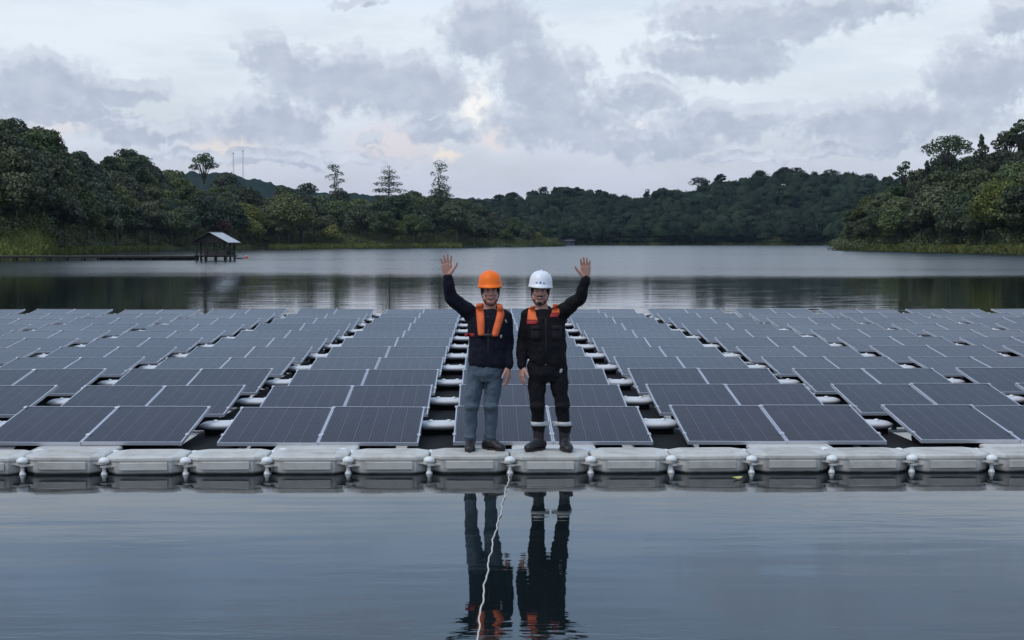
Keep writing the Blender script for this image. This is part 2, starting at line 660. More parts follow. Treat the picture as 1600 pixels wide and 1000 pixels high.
BARK = mat('bark', (0.10, 0.085, 0.065), 0.9, var=0.35, vscale=3.0, bump=0.4, bscale=12)


def make_tree(seed, kind, H, rad, fol, leaves, size, name='forest_tree'):
    """template tree at the origin: trunk with limbs + crown"""
    rng = np.random.RandomState(seed)
    root = empty(name)
    tr = MB()
    lobes = []
    lean = rng.normal(size=2) * 0.05 * H
    if kind == 'broad':
        base = H * 0.34
        top = Vector((lean[0] * 0.5, lean[1] * 0.5, H * 0.72))
        tr.tube([(0, 0, -0.6), (0.05, 0, H * 0.2), (lean[0] * 0.3, lean[1] * 0.3, base + 0.1 * H), top], [0.032 * H, 0.024 * H, 0.017 * H, 0.006 * H], 8)
        nl = 15
        for k in range(nl):
            a = k * 2.399 + rng.rand() * 0.5
            q = math.sqrt((k + 0.5) / nl)
            r_ = rad * 0.72 * q
            zz = base + (H - base) * (0.86 - 0.62 * q * q) + rng.normal() * 0.04 * H
            lr = rad * (0.30 + 0.16 * rng.rand())
            lobes.append((lean[0] + r_ * math.cos(a), lean[1] + r_ * math.sin(a), zz - lr * 0.3, lr, lr, lr * (0.62 + 0.2 * rng.rand())))
        lobes.append((lean[0], lean[1], base + (H - base) * 0.45, rad * 0.62, rad * 0.62, (H - base) * 0.36))
        for k in range(4):
            l_ = lobes[rng.randint(nl)]
            tr.tube([(lean[0] * 0.25, lean[1] * 0.25, base * (0.8 + 0.3 * rng.rand())), (l_[0] * 0.5, l_[1] * 0.5, (base + l_[2]) * 0.52), (l_[0], l_[1], l_[2])], [0.012 * H, 0.008 * H, 0.003 * H], 6)
    elif kind == 'column':
        tr.tube([(0, 0, -0.6), (lean[0] * 0.4, lean[1] * 0.4, H * 0.5), (lean[0], lean[1], H * 0.95)], [0.025 * H, 0.015 * H, 0.004 * H], 8)
        for k in range(11):
            q = k / 10
            w = rad * (0.95 - 0.75 * q ** 1.3)
            a = k * 2.4
            lobes.append((lean[0] * q + 0.45 * w * math.cos(a), lean[1] * q + 0.45 * w * math.sin(a), H * (0.24 + 0.70 * q), w * 0.72, w * 0.72, H * 0.085))
            tr.tube([(lean[0] * q * 0.8, lean[1] * q * 0.8, H * (0.2 + 0.6 * q)), lobes[-1][:3]], [0.007 * H, 0.002 * H], 5)
    elif kind == 'umbrella':
        top = H * 0.80
        tr.tube([(0, 0, -0.6), (lean[0] * 0.4, lean[1] * 0.4, H * 0.35), (lean[0], lean[1], H * 0.6)], [0.022 * H, 0.016 * H, 0.012 * H], 8)
        for k in range(13):
            a = k * 2.399
            q = math.sqrt((k + 0.4) / 13)
            p = (lean[0] + rad * 0.85 * q * math.cos(a), lean[1] + rad * 0.85 * q * math.sin(a), H * (0.95 - 0.20 * q * q) + rng.normal() * 0.015 * H)
            lr = rad * (0.30 + 0.14 * rng.rand())
            lobes.append((*p, lr, lr, lr * 0.52))
            tr.tube([(lean[0], lean[1], H * (0.50 + 0.1 * rng.rand())), (lean[0] + (p[0] - lean[0]) * 0.55, lean[1] + (p[1] - lean[1]) * 0.55, H * 0.74), (p[0], p[1], p[2])], [0.009 * H, 0.006 * H, 0.003 * H], 6)
    elif kind == 'layered':
        tr.tube([(0, 0, -0.6), (0, 0, H * 0.5), (0.01 * H, 0, H * 0.98)], [0.022 * H, 0.014 * H, 0.004 * H], 8)
        for lv, (q, w) in enumerate(((0.50, 0.75), (0.62, 1.0), (0.72, 0.85), (0.81, 0.66), (0.90, 0.45), (0.98, 0.22))):
            for k in range(6 if lv < 5 else 1):
                a = k * PI / 3 + lv * 0.7 + rng.rand() * 0.4
                r_ = rad * w * (0.55 if lv < 5 else 0) * (0.8 + 0.4 * rng.rand())
                p = (r_ * math.cos(a), r_ * math.sin(a), H * q + rng.normal() * 0.01 * H)
                lobes.append((*p, rad * w * 0.42, rad * w * 0.42, H * 0.036))
                tr.tube([(0, 0, H * (q - 0.05)), p], [0.006 * H, 0.002 * H], 5)
    elif kind == 'wisp':
        tr.tube([(0, 0, -0.6), (0.01 * H, 0, H * 0.5), (-0.03 * H, 0, H * 0.75), (0.0, 0, H * 0.97)], [0.018 * H, 0.012 * H, 0.008 * H, 0.003 * H], 8)
        for k in range(13):
            q = 0.40 + 0.60 * k / 12
            a = k * 2.4 + rng.rand()
            r_ = rad * (0.3 + 0.6 * rng.rand()) * (1.15 - 0.5 * q)
            p = (r_ * math.cos(a), r_ * math.sin(a), H * q)
            lr = rad * (0.26 + 0.22 * rng.rand())
            lobes.append((*p, lr * 1.2, lr * 1.2, lr * 0.6))
            tr.tube([(0, 0, H * (q - 0.09)), p], [0.006 * H, 0.002 * H], 5)
    tr.build('trunk', BARK, root, True)
    v = leaf_quads(rng, lobes, leaves, size)
    link('crown', np_mesh('crown', v, leaves), FOL[fol], root)
    return root


# ------------------------------------------------------------------ forests
rs = np.random.RandomState(11)
TREES = {
    'broad_dark': [make_tree(21 + k, 'broad', 11.5, 4.6, 'dark', 4800, 0.52) for k in range(4)],
    'broad_mid': [make_tree(31 + k, 'broad', 10.5, 4.6, 'mid', 4800, 0.50) for k in range(4)],
    'broad_light': [make_tree(41 + k, 'broad', 8.0, 4.2, 'light', 4000, 0.45, 'bushy_tree') for k in range(2)],
    'column': [make_tree(51 + k, 'column', 14.0, 2.9, 'dark', 2600, 0.55, 'tall_tree') for k in range(2)],
}
USED = set()


def plant(kind, variant, loc, scale, rz, label, cat='tree', group=None, sz=1.0):
    t = TREES[kind][variant]
    o = t if (kind, variant) not in USED else copy_tree(t)
    USED.add((kind, variant))
    o.location = loc
    o.scale = (scale, scale, scale * sz)
    o.rotation_euler = (0, 0, rz)
    return tag(o, label, cat, group)


def scatter(L, xa, xb, ta, tb, spacing, limit, tries=6000, taken=None):
    pts = [] if taken is None else taken
    out = []
    for _ in range(tries):
        if len(out) >= limit:
            break
        x = rs.uniform(xa, xb)
        t = rs.uniform(ta, tb)
        p = L.pos(x, t)
        if p.z < 0.25 or (L is west and x < 85 and t < 0.20):
            continue
        sp = spacing * (0.8 + 0.4 * rs.rand())
        if all((p.x - q.x) ** 2 + (p.y - q.y) ** 2 > sp * sp for q in pts):
            pts.append(p)
            out.append((x, t, p))
    return out


KIND_TXT = {'broad_dark': 'dark green round-crowned tree', 'broad_mid': 'mid green broad-crowned tree', 'broad_light': 'low yellow-green bushy tree', 'column': 'tall narrow dark tree'}


def forest(L, xa, xb, where, group, limit, spacing, ta=0.06, tb=1.02, mixw=(0.46, 0.36, 0.14, 0.04), s0=1.0):
    n = 0
    for x, t, p in scatter(L, xa, xb, ta, tb, spacing, limit):
        k = rs.choice(['broad_dark', 'broad_mid', 'broad_light', 'column'], p=mixw)
        if t < 0.22 and k == 'column':
            k = 'broad_mid'
        if t > 0.75 and k == 'broad_light':
            k = 'broad_dark'
        v = rs.randint(len(TREES[k]))
        s = s0 * (0.72 + 0.5 * rs.rand())
        if L is west and x > 745:
            s *= max(0.4, 1.0 - (x - 745) / 210)
        if L is east and x < 1400:
            s *= max(0.5, 1.0 - (1400 - x) / 190)
        plant(k, v, (p.x, p.y, p.z - 0.4), s, rs.uniform(0, 6.28), KIND_TXT[k] + ' ' + where, 'tree', KIND_TXT[k] + 's ' + group)
        n += 1
    return n


nW = forest(west, -60, 210, 'on the wooded hill above the pier', 'on the hill above the pier', 95, 6.0, mixw=(0.44, 0.38, 0.18, 0.0))
nW2 = forest(west, 210, 860, 'on the low wooded shore beyond the lake pavilion', 'beyond the lake pavilion', 120, 9.0, s0=1.18)
nE = forest(east, 1312, 1660, 'on the wooded headland across the lake from the pavilion', 'on the headland', 70, 6.4)

# templates that no spot drew are taken away again
for kd, lst in TREES.items():
    for v_, t_ in enumerate(lst):
        if (kd, v_) not in USED:
            for ch in list(t_.children):
                bpy.data.objects.remove(ch)
            bpy.data.objects.remove(t_)

# far wood: too far to pick trees apart
far_lobes = []
for x, t, p in scatter(north, 560, 1480, 0.0, 1.03, 8.5, 620, 9000) + [(0, 0, north.pos(rs.uniform(640, 1400), rs.uniform(0.004, 0.03))) for _ in range(110)]:
    h = rs.uniform(9, 16)
    r_ = rs.uniform(3.8, 7.2)
    far_lobes.append((p.x, p.y, p.z + h * 0.48, r_, r_, h * 0.48))
    for k in range(3):
        a = rs.uniform(0, 6.28)
        far_lobes.append((p.x + r_ * 0.6 * math.cos(a), p.y + r_ * 0.6 * math.sin(a), p.z + h * rs.uniform(0.5, 0.85), r_ * 0.5, r_ * 0.5, r_ * 0.38))


def crown_domes(rng, crowns, nu=12, nv=6):
    """lumpy closed dome for each crown"""
    V, Fc = [], []
    for (cx, cy_, cz, rx, ry, rz_) in crowns:
        ph = rng.rand(4) * 6.28
        o0 = len(V)
        for v in range(nv):
            th = PI * 0.62 * (v + 0.35) / nv
            for u in range(nu):
                a = 2 * PI * u / nu
                k = 1 + 0.13 * math.sin(3 * a + ph[0]) * math.sin(2 * th + ph[1]) + 0.12 * math.sin(5 * a + ph[2] + 3 * th) + 0.10 * (rng.rand() - 0.5)
                V.append((cx + rx * k * math.sin(th) * math.cos(a), cy_ + ry * k * math.sin(th) * math.sin(a), cz + rz_ * k * math.cos(th)))
        for v in range(nv - 1):
            for u in range(nu):
                a, b = o0 + v * nu + u, o0 + v * nu + (u + 1) % nu
                Fc.append((a, a + nu, b + nu, b))
        Fc.append(tuple(o0 + u for u in range(nu)))
    me = bpy.data.meshes.new('crowns')
    me.from_pydata(V, [], Fc)
    me.update()
    return me


big = [l for l in far_lobes[0::4]]
small = [l for n_, l in enumerate(far_lobes) if n_ % 4]
far = link('far_forest', crown_domes(np.random.RandomState(8), [(*l[:3], l[3] * 0.92, l[4] * 0.92, l[5] * 0.92) for l in big + small]), FOL['far'], smooth=True)
tag(far, 'dense bluish green forest covering the far hill across the water', 'forest', kind='stuff')
nq = 200000
lv = link('leaf_fringe', np_mesh('leaf_fringe', leaf_quads(np.random.RandomState(5), far_lobes, nq, 0.95, tilt=0.42, rmin=0.86, rvar=0.26), nq), FOL['far_leaf'], far)
lv['kind'] = 'stuff'
# distant ridge
o = ridge.mesh(620, 20).build('distant_hill', mat('distant_woods', (0.022, 0.034, 0.026), 0.95, var=0.5, vscale=0.12, spec=0.0), smooth=True)
tag(o, kind='structure')

# undergrowth filling the slopes and the water's edge
def undergrowth(L, xa, xb, n, tmax, rmin, rmax, leaves, size, fol, name, label):
    lob = []
    for _ in range(n):
        x = rs.uniform(xa, xb)
        t = tmax * rs.rand() ** 1.6 + 0.004
        if L is west and x < 85 and t < 0.17:
            t = rs.uniform(0.17, 0.5)
        p = L.pos(x, t)
        r_ = rs.uniform(rmin, rmax) * (0.6 + min(0.6, t * 4))
        lob.append((p.x, p.y, p.z + r_ * 0.25, r_, r_, r_ * 0.7))
    o_ = link(name, np_mesh(name, leaf_quads(np.random.RandomState(n), lob, leaves, size, up_bias=0.5), leaves), FOL[fol])
    return tag(o_, label, 'undergrowth', kind='stuff')


undergrowth(west, -60, 870, 900, 0.95, 1.0, 2.8, 95000, 0.38, 'mid', 'undergrowth', 'tangled green undergrowth between the trees of the shore by the pier')
undergrowth(east, 1310, 1660, 420, 0.95, 1.0, 2.6, 64000, 0.33, 'mid', 'undergrowth', 'tangled green undergrowth between the trees of the headland')


def bank_grass(L, spans, n, hgt, name, label):
    rng = np.random.RandomState(n)
    vsx = np.zeros((n, 4, 3))
    wts = np.array([b - a for a, b, _ in spans], float)
    ch = rng.choice(len(spans), n, p=wts / wts.sum())
    for i in range(n):
        a, b, tm = spans[ch[i]]
        p = L.pos(rng.uniform(a, b), 0.002 + tm * rng.rand())
        h = hgt * (0.4 + 0.9 * rng.rand())
        an = rng.uniform(0, 6.28)
        w = 0.35 * hgt * (0.5 + rng.rand())
        u = np.array([math.cos(an), math.sin(an), 0]) * w * 0.5
        top = np.array([rng.normal() * 0.25 * h, rng.normal() * 0.25 * h, h])
        c = np.array(p) - np.array([0, 0, 0.15])
        vsx[i] = [c - u, c + u, c + u * 0.4 + top, c - u * 0.4 + top]
    o_ = link(name, np_mesh(name, vsx.reshape(-1, 3), n), FOL['grass'])
    return tag(o_, label, 'grass', kind='stuff')


bank_grass(west, [(-60, 88, 0.20), (-60, 88, 0.20), (75, 250, 0.02), (420, 720, 0.06), (850, 880, 0.3)], 36000, 1.0, 'grass', 'yellow-green grass on the bank below the pier trees')
bank_grass(east, [(1345, 1480, 0.05), (1480, 1660, 0.045)], 14000, 1.1, 'grass', 'yellow-green grass along the foot of the headland')
bank_grass(north, [(855, 900, 0.03), (900, 1330, 0.008)], 6000, 1.4, 'grass', 'thin pale grass strip at the foot of the far hill')

# ------------------------------------------------------------------ single trees that stand out against the sky
def stand_out(seed, kind, x, ytop, L, t, width_px, fol, label, leaves=1500, size=0.5, extra=0.0, name='emergent_tree'):
    p = L.pos(x, t)
    dist = math.hypot(p.x, p.y)
    top = at_dist(x, ytop, dist).z
    H = max(5.0, top - p.z + 0.4)
    o_ = make_tree(seed, kind, H, width_px / F * dist / 2, fol, leaves, size, name)
    o_.location = (p.x, p.y, p.z - 0.4)
    o_.rotation_euler = (0, 0, extra)
    return tag(o_, label, 'tree')


stand_out(101, 'umbrella', 306, 238, west, 0.9, 40, 'dark', 'round-topped tree rising above the treeline behind the lake pavilion', 1600, 0.5)
stand_out(102, 'wisp', 526, 262, west, 0.85, 34, 'dark', 'thin leaning tree with ragged sparse crown above the low shore wood', 1000, 0.55)
stand_out(103, 'layered', 608, 260, west, 0.85, 58, 'dark', 'tree with flat tiers of branches rising above the low shore wood', 1500, 0.55)
stand_out(104, 'wisp', 688, 256, west, 0.85, 44, 'dark', 'thin tree with curled tufted crown standing alone above the shore wood', 1100, 0.55)
stand_out(105, 'umbrella', 482, 284, west, 0.9, 34, 'dark', 'small dark round tree beside the thin leaning tree', 1100, 0.55)
stand_out(106, 'broad', 196, 228, west, 0.85, 54, 'dark', 'tall dark bulky tree on the hill crest above the pier', 3400, 0.55)
stand_out(107, 'broad', 168, 238, west, 0.85, 44, 'dark', 'dark pointed tree leaning beside the tall bulky crest tree', 2400, 0.55)
stand_out(108, 'umbrella', 234, 246, west, 0.8, 34, 'dark', 'open-crowned tree on the slope down from the crest above the pier', 700, 0.5)
stand_out(109, 'umbrella', 1487, 210, east, 0.8, 72, 'dark', 'wide umbrella-crowned tree on the ridge of the headland', 1900, 0.5)
stand_out(110, 'umbrella', 1409, 252, east, 0.75, 32, 'dark', 'small umbrella-crowned tree at the low end of the headland ridge', 700, 0.45)
stand_out(111, 'umbrella', 1598, 186, east, 0.9, 36, 'dark', 'tall tree at the high end of the headland ridge', 1100, 0.5)
stand_out(112, 'umbrella', 1565, 204, east, 0.9, 50, 'dark', 'rounded dark tree near the high end of the headland ridge', 1900, 0.5)
stand_out(113, 'column', 796, 333, west, 0.7, 34, 'dark', 'dark cone-shaped tree near the tip of the low wooded shore', 1600, 0.6)
stand_out(114, 'column', 760, 320, west, 0.8, 30, 'dark', 'slender dark tree where the low wooded shore drops away', 1400, 0.6)
stand_out(115, 'broad', 450, 306, west, 0.10, 96, 'mid', 'big spreading green tree at the water beyond the pavilion', 5200, 0.65)
stand_out(116, 'broad', 390, 312, west, 0.16, 70, 'light', 'bright yellow-green tree behind the lake pavilion roof', 4200, 0.6)
stand_out(117, 'broad', 268, 326, west, 0.10, 66, 'mid', 'olive green tree overhanging the shore by the pier', 4200, 0.55)
stand_out(118, 'broad', 1566, 280, east, 0.12, 96, 'light', 'large light green tree at the waterline of the headland', 5600, 0.5)
stand_out(119, 'broad', 1500, 318, east, 0.10, 64, 'mid', 'domed green tree beside the large light green one on the headland', 4200, 0.5)
stand_out(120, 'broad', 60, 190, west, 0.95, 74, 'dark', 'broad dome-crowned tree on the highest crest above the pier', 5000, 0.5)
stand_out(122, 'broad', 530, 286, west, 0.80, 44, 'dark', 'dark full-crowned tree at the foot of the thin leaning tree', 3000, 0.5)
stand_out(123, 'broad', 694, 290, west, 0.80, 50, 'dark', 'dark full-crowned tree at the foot of the tufted lone tree', 3000, 0.5)
stand_out(124, 'broad', 636, 296, west, 0.80, 52, 'mid', 'green full-crowned tree beside the tree with flat tiers', 3000, 0.5)
stand_out(121, 'broad', 346, 338, west, 0.03, 40, 'rust', 'small rusty red-brown tree just behind the lake pavilion', 2200, 0.5)
for k, (x, y, w) in enumerate(((850, 284, 18), (900, 288, 14), (936, 292, 12), (1012, 291, 12), (1096, 274, 26), (1127, 268, 14), (1182, 261, 26), (1222, 257, 18),
                               (1246, 259, 22), (1272, 262, 16), (1298, 262, 24), (1357, 268, 22), (1378, 274, 14), (800, 296, 18), (776, 300, 18))):
    stand_out(140 + k, 'umbrella' if k % 3 else 'broad', x, y + 4, north, 0.97, w * 1.35, 'far', 'umbrella-topped tree on the skyline of the far hill' if k % 3 else 'dome-crowned tree rising on the skyline of the far hill', 700, 0.95)['group'] = 'skyline trees on the far hill'

# ================================================================== OBJECTS
ORD = ['first', 'second', 'third', 'fourth', 'fifth', 'sixth', 'seventh', 'eighth', 'ninth', 'tenth', 'eleventh']
HDPE = mat('grey_plastic', (0.55, 0.54, 0.51), 0.5, var=0.10, vscale=6, bump=0.12, bscale=180, per_obj=0.0)
HDPE_IN = mat('pale_float_plastic', (0.66, 0.66, 0.67), 0.45, var=0.10, vscale=5, bump=0.1, bscale=120)
WHITE = mat('white_nylon', (0.80, 0.80, 0.78), 0.35, var=0.08, vscale=20)
ALU = mat('anodised_aluminium', (0.58, 0.58, 0.62), 0.42, 0.55, var=0.06, vscale=3)
STEEL = mat('galvanised_steel', (0.5, 0.5, 0.5), 0.45, 0.9, var=0.1)


def wear_deck():
    """grey deck plastic with a dirty wet band and scuffs"""
    m = bpy.data.materials.new('deck_plastic')
    m.use_nodes = True
    t = NT(m.node_tree)
    b = t.n['Principled BSDF']
    tc = t.new('ShaderNodeTexCoord').outputs['Object']
    oi = t.new('ShaderNodeObjectInfo').outputs['Random']
    off = t.vm('ADD', tc, t.xyz(t.m('MULTIPLY', oi, 40.0), 0.0, 0.0))
    n = t.noise(off, 5.0, 6.0, 0.65)
    fine = t.noise(off, 40.0, 3.0, 0.6)
    tone = t.m('ADD', 0.90, t.m('MULTIPLY', oi, 0.18))
    c = t.mix(t.sstep(n, 0.42, 0.75), (0.57, 0.55, 0.505), (0.42, 0.40, 0.36))
    c = t.mix(t.sstep(fine, 0.62, 0.78, 0, 0.35), c, (0.30, 0.28, 0.25))
    c = t.vm('SCALE', c, tone)
    z = t.sep(tc)[2]
    algae = t.sstep(t.m('ADD', z, t.m('MULTIPLY', t.m('SUBTRACT', n, 0.5), 0.03)), 0.035, 0.005)
    c = t.mix(algae, c, (0.016, 0.017, 0.013))
    t.put(b.inputs['Base Color'], c)
    b.inputs['Roughness'].default_value = 0.5
    bn = t.new('ShaderNodeBump')
    bn.inputs['Strength'].default_value = 0.15
    bn.inputs['Distance'].default_value = 0.004
    t.put(bn.inputs['Height'], t.noise(tc, 90.0, 3.0, 0.6))
    t.l.new(bn.outputs[0], b.inputs['Normal'])
    return m


DECK = wear_deck()

# ------------------------------------------------------------------ walkway floats
DY0, DW = 13.30, 0.52                    # front edge of the walkway and its width
J = on_z(797, 712, 0.175)
DY0 = J.y
FL = 127.6 / F * (DY0 * math.cos(YAW))   # joint spacing


def octo(hx, hy, ch, z, inset=0.0):
    hx, hy = hx - inset, hy - inset
    cx, cy = ch[0], ch[1]
    return [(hx - cx, -hy, z), (hx, -hy + cy, z), (hx, hy - cy, z), (hx - cx, hy, z), (-hx + cx, hy, z), (-hx, hy - cy, z), (-hx, -hy + cy, z), (-hx + cx, -hy, z)]


def float_body(hx, hy, ztop, ch, rib=True):
    m = MB()
    rg = []
    for z, ins in ((-0.16, 0.06), (-0.10, 0.03), (-0.01, 0.022), (0.055, 0.012), (ztop - 0.055, 0.008), (ztop - 0.035, 0.0), (ztop - 0.014, 0.002), (ztop - 0.003, 0.012), (ztop, 0.026)):
        rg.append(octo(hx, hy, ch, z, ins))
    m.rings(rg)
    if rib:
        # raised non-slip strips on the tread
        for k in range(5):
            y = -hy + 0.09 + k * (2 * hy - 0.18) / 4
            m.box((0, y, ztop + 0.002), (2 * hx - 0.26, 0.03, 0.008), bev=0.003)
    return m


def make_float():
    root = empty('walkway_float')
    hx, hy = FL / 2 - 0.008, DW / 2
    float_body(hx, hy, 0.175, (0.105, 0.10)).build('hull', DECK, root)
    # moulded seam and the shallow front panel
    MB().box((0, -hy - 0.002, 0.085), (2 * hx - 0.30, 0.014, 0.075), bev=0.005).build('front_panel', DECK, root)
    for sx_ in (-1, 1):
        for sy_ in (-1, 1):
            z = 0.085 + (0.02 if sx_ > 0 else 0.0)
            m = MB()
            rg = []
            for zz in (z - 0.009, z + 0.009):
                pts = []
                cx, cy = sx_ * (FL / 2), sy_ * (hy - 0.045)
                for j in range(10):
                    a = 2 * PI * j / 10
                    pts.append((cx - sx_ * 0.016 + 0.052 * math.cos(a), cy + 0.052 * math.sin(a), zz))
                rg.append(pts)
            m.rings(rg)
            m.box((sx_ * (hx - 0.07), sy_ * (hy - 0.07), z), (0.10, 0.09, 0.016))
            m.build('lug', DECK, root)
    return root


def make_pin():
    root = empty('connector_pin')
    MB().lathe([(0.02, 0.112), (0.050, 0.113), (0.056, 0.128), (0.050, 0.146), (0.034, 0.160), (0.014, 0.166)], 16).build('head', WHITE, root, True)
    MB().lathe([(0.017, -0.03), (0.019, 0.02), (0.017, 0.113)], 12).build('shaft', WHITE, root, True)
    MB().lathe([(0.018, -0.045), (0.030, -0.035), (0.031, 0.012), (0.022, 0.03)], 8).build('nut', WHITE, root)
    return root


fproto, pproto = make_float(), make_pin()
first_f = first_p = True
for i in range(-9, 10):
    x = J.x + (i + 0.5) * FL
    o = fproto if first_f else copy_tree(fproto)
    first_f = False
    o.location = (x + random.uniform(-.003, .003), DY0 + DW / 2 + random.uniform(-.006, .006), random.uniform(-.004, .004))
    o.rotation_euler = (random.uniform(-.006, .006), random.uniform(-.006, .006), random.uniform(-.006, .006))
    if i == -1:
        tag(o, 'grey plastic walkway float under the person in the orange hard hat', 'float')
    elif i == 0:
        tag(o, 'grey plastic walkway float under the person in the white hard hat', 'float')
    else:
        tag(o, 'empty grey plastic walkway float along the open water edge', 'float', 'empty walkway floats along the water edge')
for i in range(-9, 11):
    for row, yy in enumerate((DY0 + 0.045, DY0 + DW - 0.045)):
        o = pproto if first_p else copy_tree(pproto)
        first_p = False
        o.location = (J.x + i * FL, yy, random.uniform(-.004, .004))
        if row:
            tag(o, 'white plastic pin joining walkway floats on the side facing the panels', 'pin', 'float pins on the panel side')
        else:
            tag(o, 'white plastic pin joining walkway floats on the open water side', 'pin', 'float pins on the open water side')

# ------------------------------------------------------------------ solar array
ZB, ZT = 0.12, 0.312
E0 = on_z(708, 690, ZB)
YB = E0.y
PW, GAPP = 1.030, 0.005                  # panel width, joint between the two of a pair
BP = 370.0 / F * (YB * math.cos(YAW) + E0.x * math.sin(YAW) * 0)
BW = 2 * PW + GAPP
DEP = 1.53
ROWP = 2.366
TILT = math.atan2(ZT - ZB, DEP)
PL = math.hypot(DEP, ZT - ZB)


def cell_material():
    m = bpy.data.materials.new('solar_cells')
    m.use_nodes = True
    t = NT(m.node_tree)
    b = t.n['Principled BSDF']
    tc = t.new('ShaderNodeTexCoord').outputs['Object']
    s = t.sep(tc)
    oi = t.new('ShaderNodeObjectInfo').outputs['Random']
    iw, il = PW - 0.05, PL - 0.05
    cx = t.m('MULTIPLY', t.m('ADD', s[0], iw / 2), 6 / iw)
    cy = t.m('MULTIPLY', t.m('ADD', s[1], -0.025), 18 / il)

    def line(v, w):
        f = t.m('FRACT', v)
        e = t.m('MINIMUM', f, t.m('SUBTRACT', 1.0, f))
        return t.m('LESS_THAN', e, w)
    gx = line(cx, 0.014)
    gy = line(cy, 0.022)
    bus = t.m('MULTIPLY', line(t.m('MULTIPLY', cx, 5.0), 0.05), 0.35)
    g = t.m('MAXIMUM', gx, t.m('MULTIPLY', gy, 0.12))
    ci = t.new('ShaderNodeTexWhiteNoise', noise_dimensions='3D')
    t.put(ci.inputs['Vector'], t.xyz(t.m('FLOOR', cx), t.m('FLOOR', cy), t.m('MULTIPLY', oi, 91.0)))
    tone = t.m('ADD', 0.8, t.m('MULTIPLY', ci.outputs['Value'], 0.4))
    tone = t.m('MULTIPLY', tone, t.m('ADD', 0.85, t.m('MULTIPLY', oi, 0.3)))
    base = t.vm('SCALE', (0.016, 0.012, 0.018), tone)
    base = t.mix(bus, base, (0.10, 0.10, 0.12))
    base = t.mix(t.m('MULTIPLY', g, 0.75), base, (0.15, 0.15, 0.18))
    # thin dust film, streaked down the slope
    dv = t.vm('MULTIPLY', t.vm('ADD', tc, t.xyz(t.m('MULTIPLY', oi, 33.0), 0, 0)), (5.0, 1.2, 1.0))
    dust = t.sstep(t.noise(dv, 1.0, 5.0, 0.65), 0.3, 0.8, 0.015, 0.07)
    base = t.mix(dust, base, (0.20, 0.20, 0.20))
    t.put(b.inputs['Base Color'], base)
    t.put(b.inputs['Roughness'], t.m('ADD', 0.10, t.m('MULTIPLY', dust, 0.8)))
    b.inputs['IOR'].default_value = 1.12
    return m


CELL = cell_material()
BACK = mat('dark_backsheet', (0.02, 0.02, 0.022), 0.7)
MATTE = mat('matte_black_plastic', (0.012, 0.012, 0.013), 0.85, var=0.3, spec=0.15)
BLACK = mat('black_plastic', (0.02, 0.02, 0.021), 0.5, var=0.2)


def make_panel():
    """origin at the middle of the lower edge; y runs up the slope"""
    root = empty('solar_panel')
    fw, ft = 0.014, 0.036
    f = MB()
    f.box((-PW / 2 + fw / 2, PL / 2, -ft / 2), (fw, PL, ft))
    f.box((PW / 2 - fw / 2, PL / 2, -ft / 2), (fw, PL, ft))
    f.box((0, fw / 2, -ft / 2), (PW - 2 * fw, fw, ft - 0.001))
    f.box((0, PL - fw / 2, -ft / 2), (PW - 2 * fw, fw, ft - 0.001))
    f.build('frame', ALU, root)
    g = MB().box((0, PL / 2, -0.009), (PW - 2 * fw + 0.004, PL - 2 * fw + 0.004, 0.006)).build('glass', CELL, root)
    MB().box((0, PL / 2, -0.022), (PW - 2 * fw, PL - 2 * fw, 0.012)).build('backsheet', BACK, root)
    c = MB()
    for sx_ in (-1, 1):
        for y in (0.30, PL - 0.06):
            c = MB()
            c.box((sx_ * (PW / 2 - 0.006), y, 0.003), (0.034, 0.06, 0.014), bev=0.003)
            c.build('clamp', ALU, root)
    return root


def make_support():
    """moulded float that carries one pair of panels"""
    root = empty('support_float')
    m = MB()
    rg = []
    # wedge hull under the slope
    for y, zt in ((0.12, ZB - 0.075), (0.16, ZB - 0.05), (DEP - 0.20, ZT - 0.075), (DEP - 0.16, ZT - 0.10)):
        ins = 0.05 if y in (0.12, DEP - 0.16) else 0.0
        rg.append([(-0.70 + ins, y, -0.12), (0.70 - ins, y, -0.12), (0.74 - ins, y, 0.02), (0.70 - ins, y, zt), (-0.70 + ins, y, zt), (-0.74 + ins, y, 0.02)])
    m.rings(rg)
    m.build('hull', MATTE, root)
    for sx_ in (-1, 1):
        for y in (0.30, DEP - 0.10):
            z = ZB + (ZT - ZB) * y / DEP
            b = MB().box((sx_ * 0.55, y, z - 0.075), (0.05, 0.07, 0.09)).build('bracket', ALU, root)
    return root


def make_link():
    """pale rounded walkway float bridging the lane between two pairs"""
    root = empty('lane_float')
    hx, hy, zt = (BP - BW) / 2 + 0.09, 0.20, 0.15
    m = MB()
    rg = []
    n = 24
    for z, k in ((zt - 0.085, 0.60), (zt - 0.070, 0.84), (zt - 0.05, 0.97), (zt - 0.03, 1.0), (zt - 0.015, 0.96), (zt - 0.004, 0.88), (zt, 0.74), (zt + 0.004, 0.4)):
        pts = []
        for j in range(n):
            a = 2 * PI * j / n
            ca, sa = math.cos(a), math.sin(a)
            e = 0.55
            pts.append((hx * k * math.copysign(abs(ca) ** e, ca), hy * k * math.copysign(abs(sa) ** e, sa), z))
        rg.append(pts)
    m.rings(rg)
    m.build('deck_cap', HDPE_IN, root, True)
    kl = MB()
    kl.box((0, -0.20, -0.06), (BP - BW + 0.30, ROWP - 0.06, 0.15), bev=0.03)
    kl.box((0, 0.0, 0.03), (2 * hx - 0.14, 0.26, 0.12), bev=0.01)
    kl.build('keel', MATTE, root)
    for sx_ in (-1, 1):
        MB().lathe([(0.016, 0.148), (0.03, 0.152), (0.028, 0.168), (0.012, 0.174)], 10, (sx_ * (hx - 0.17), 0, 0)).build('bolt', WHITE, root, True)
    return root


panel0, sup0, lane0 = make_panel(), make_support(), make_link()
st = {'p': True, 's': True, 'l': True}


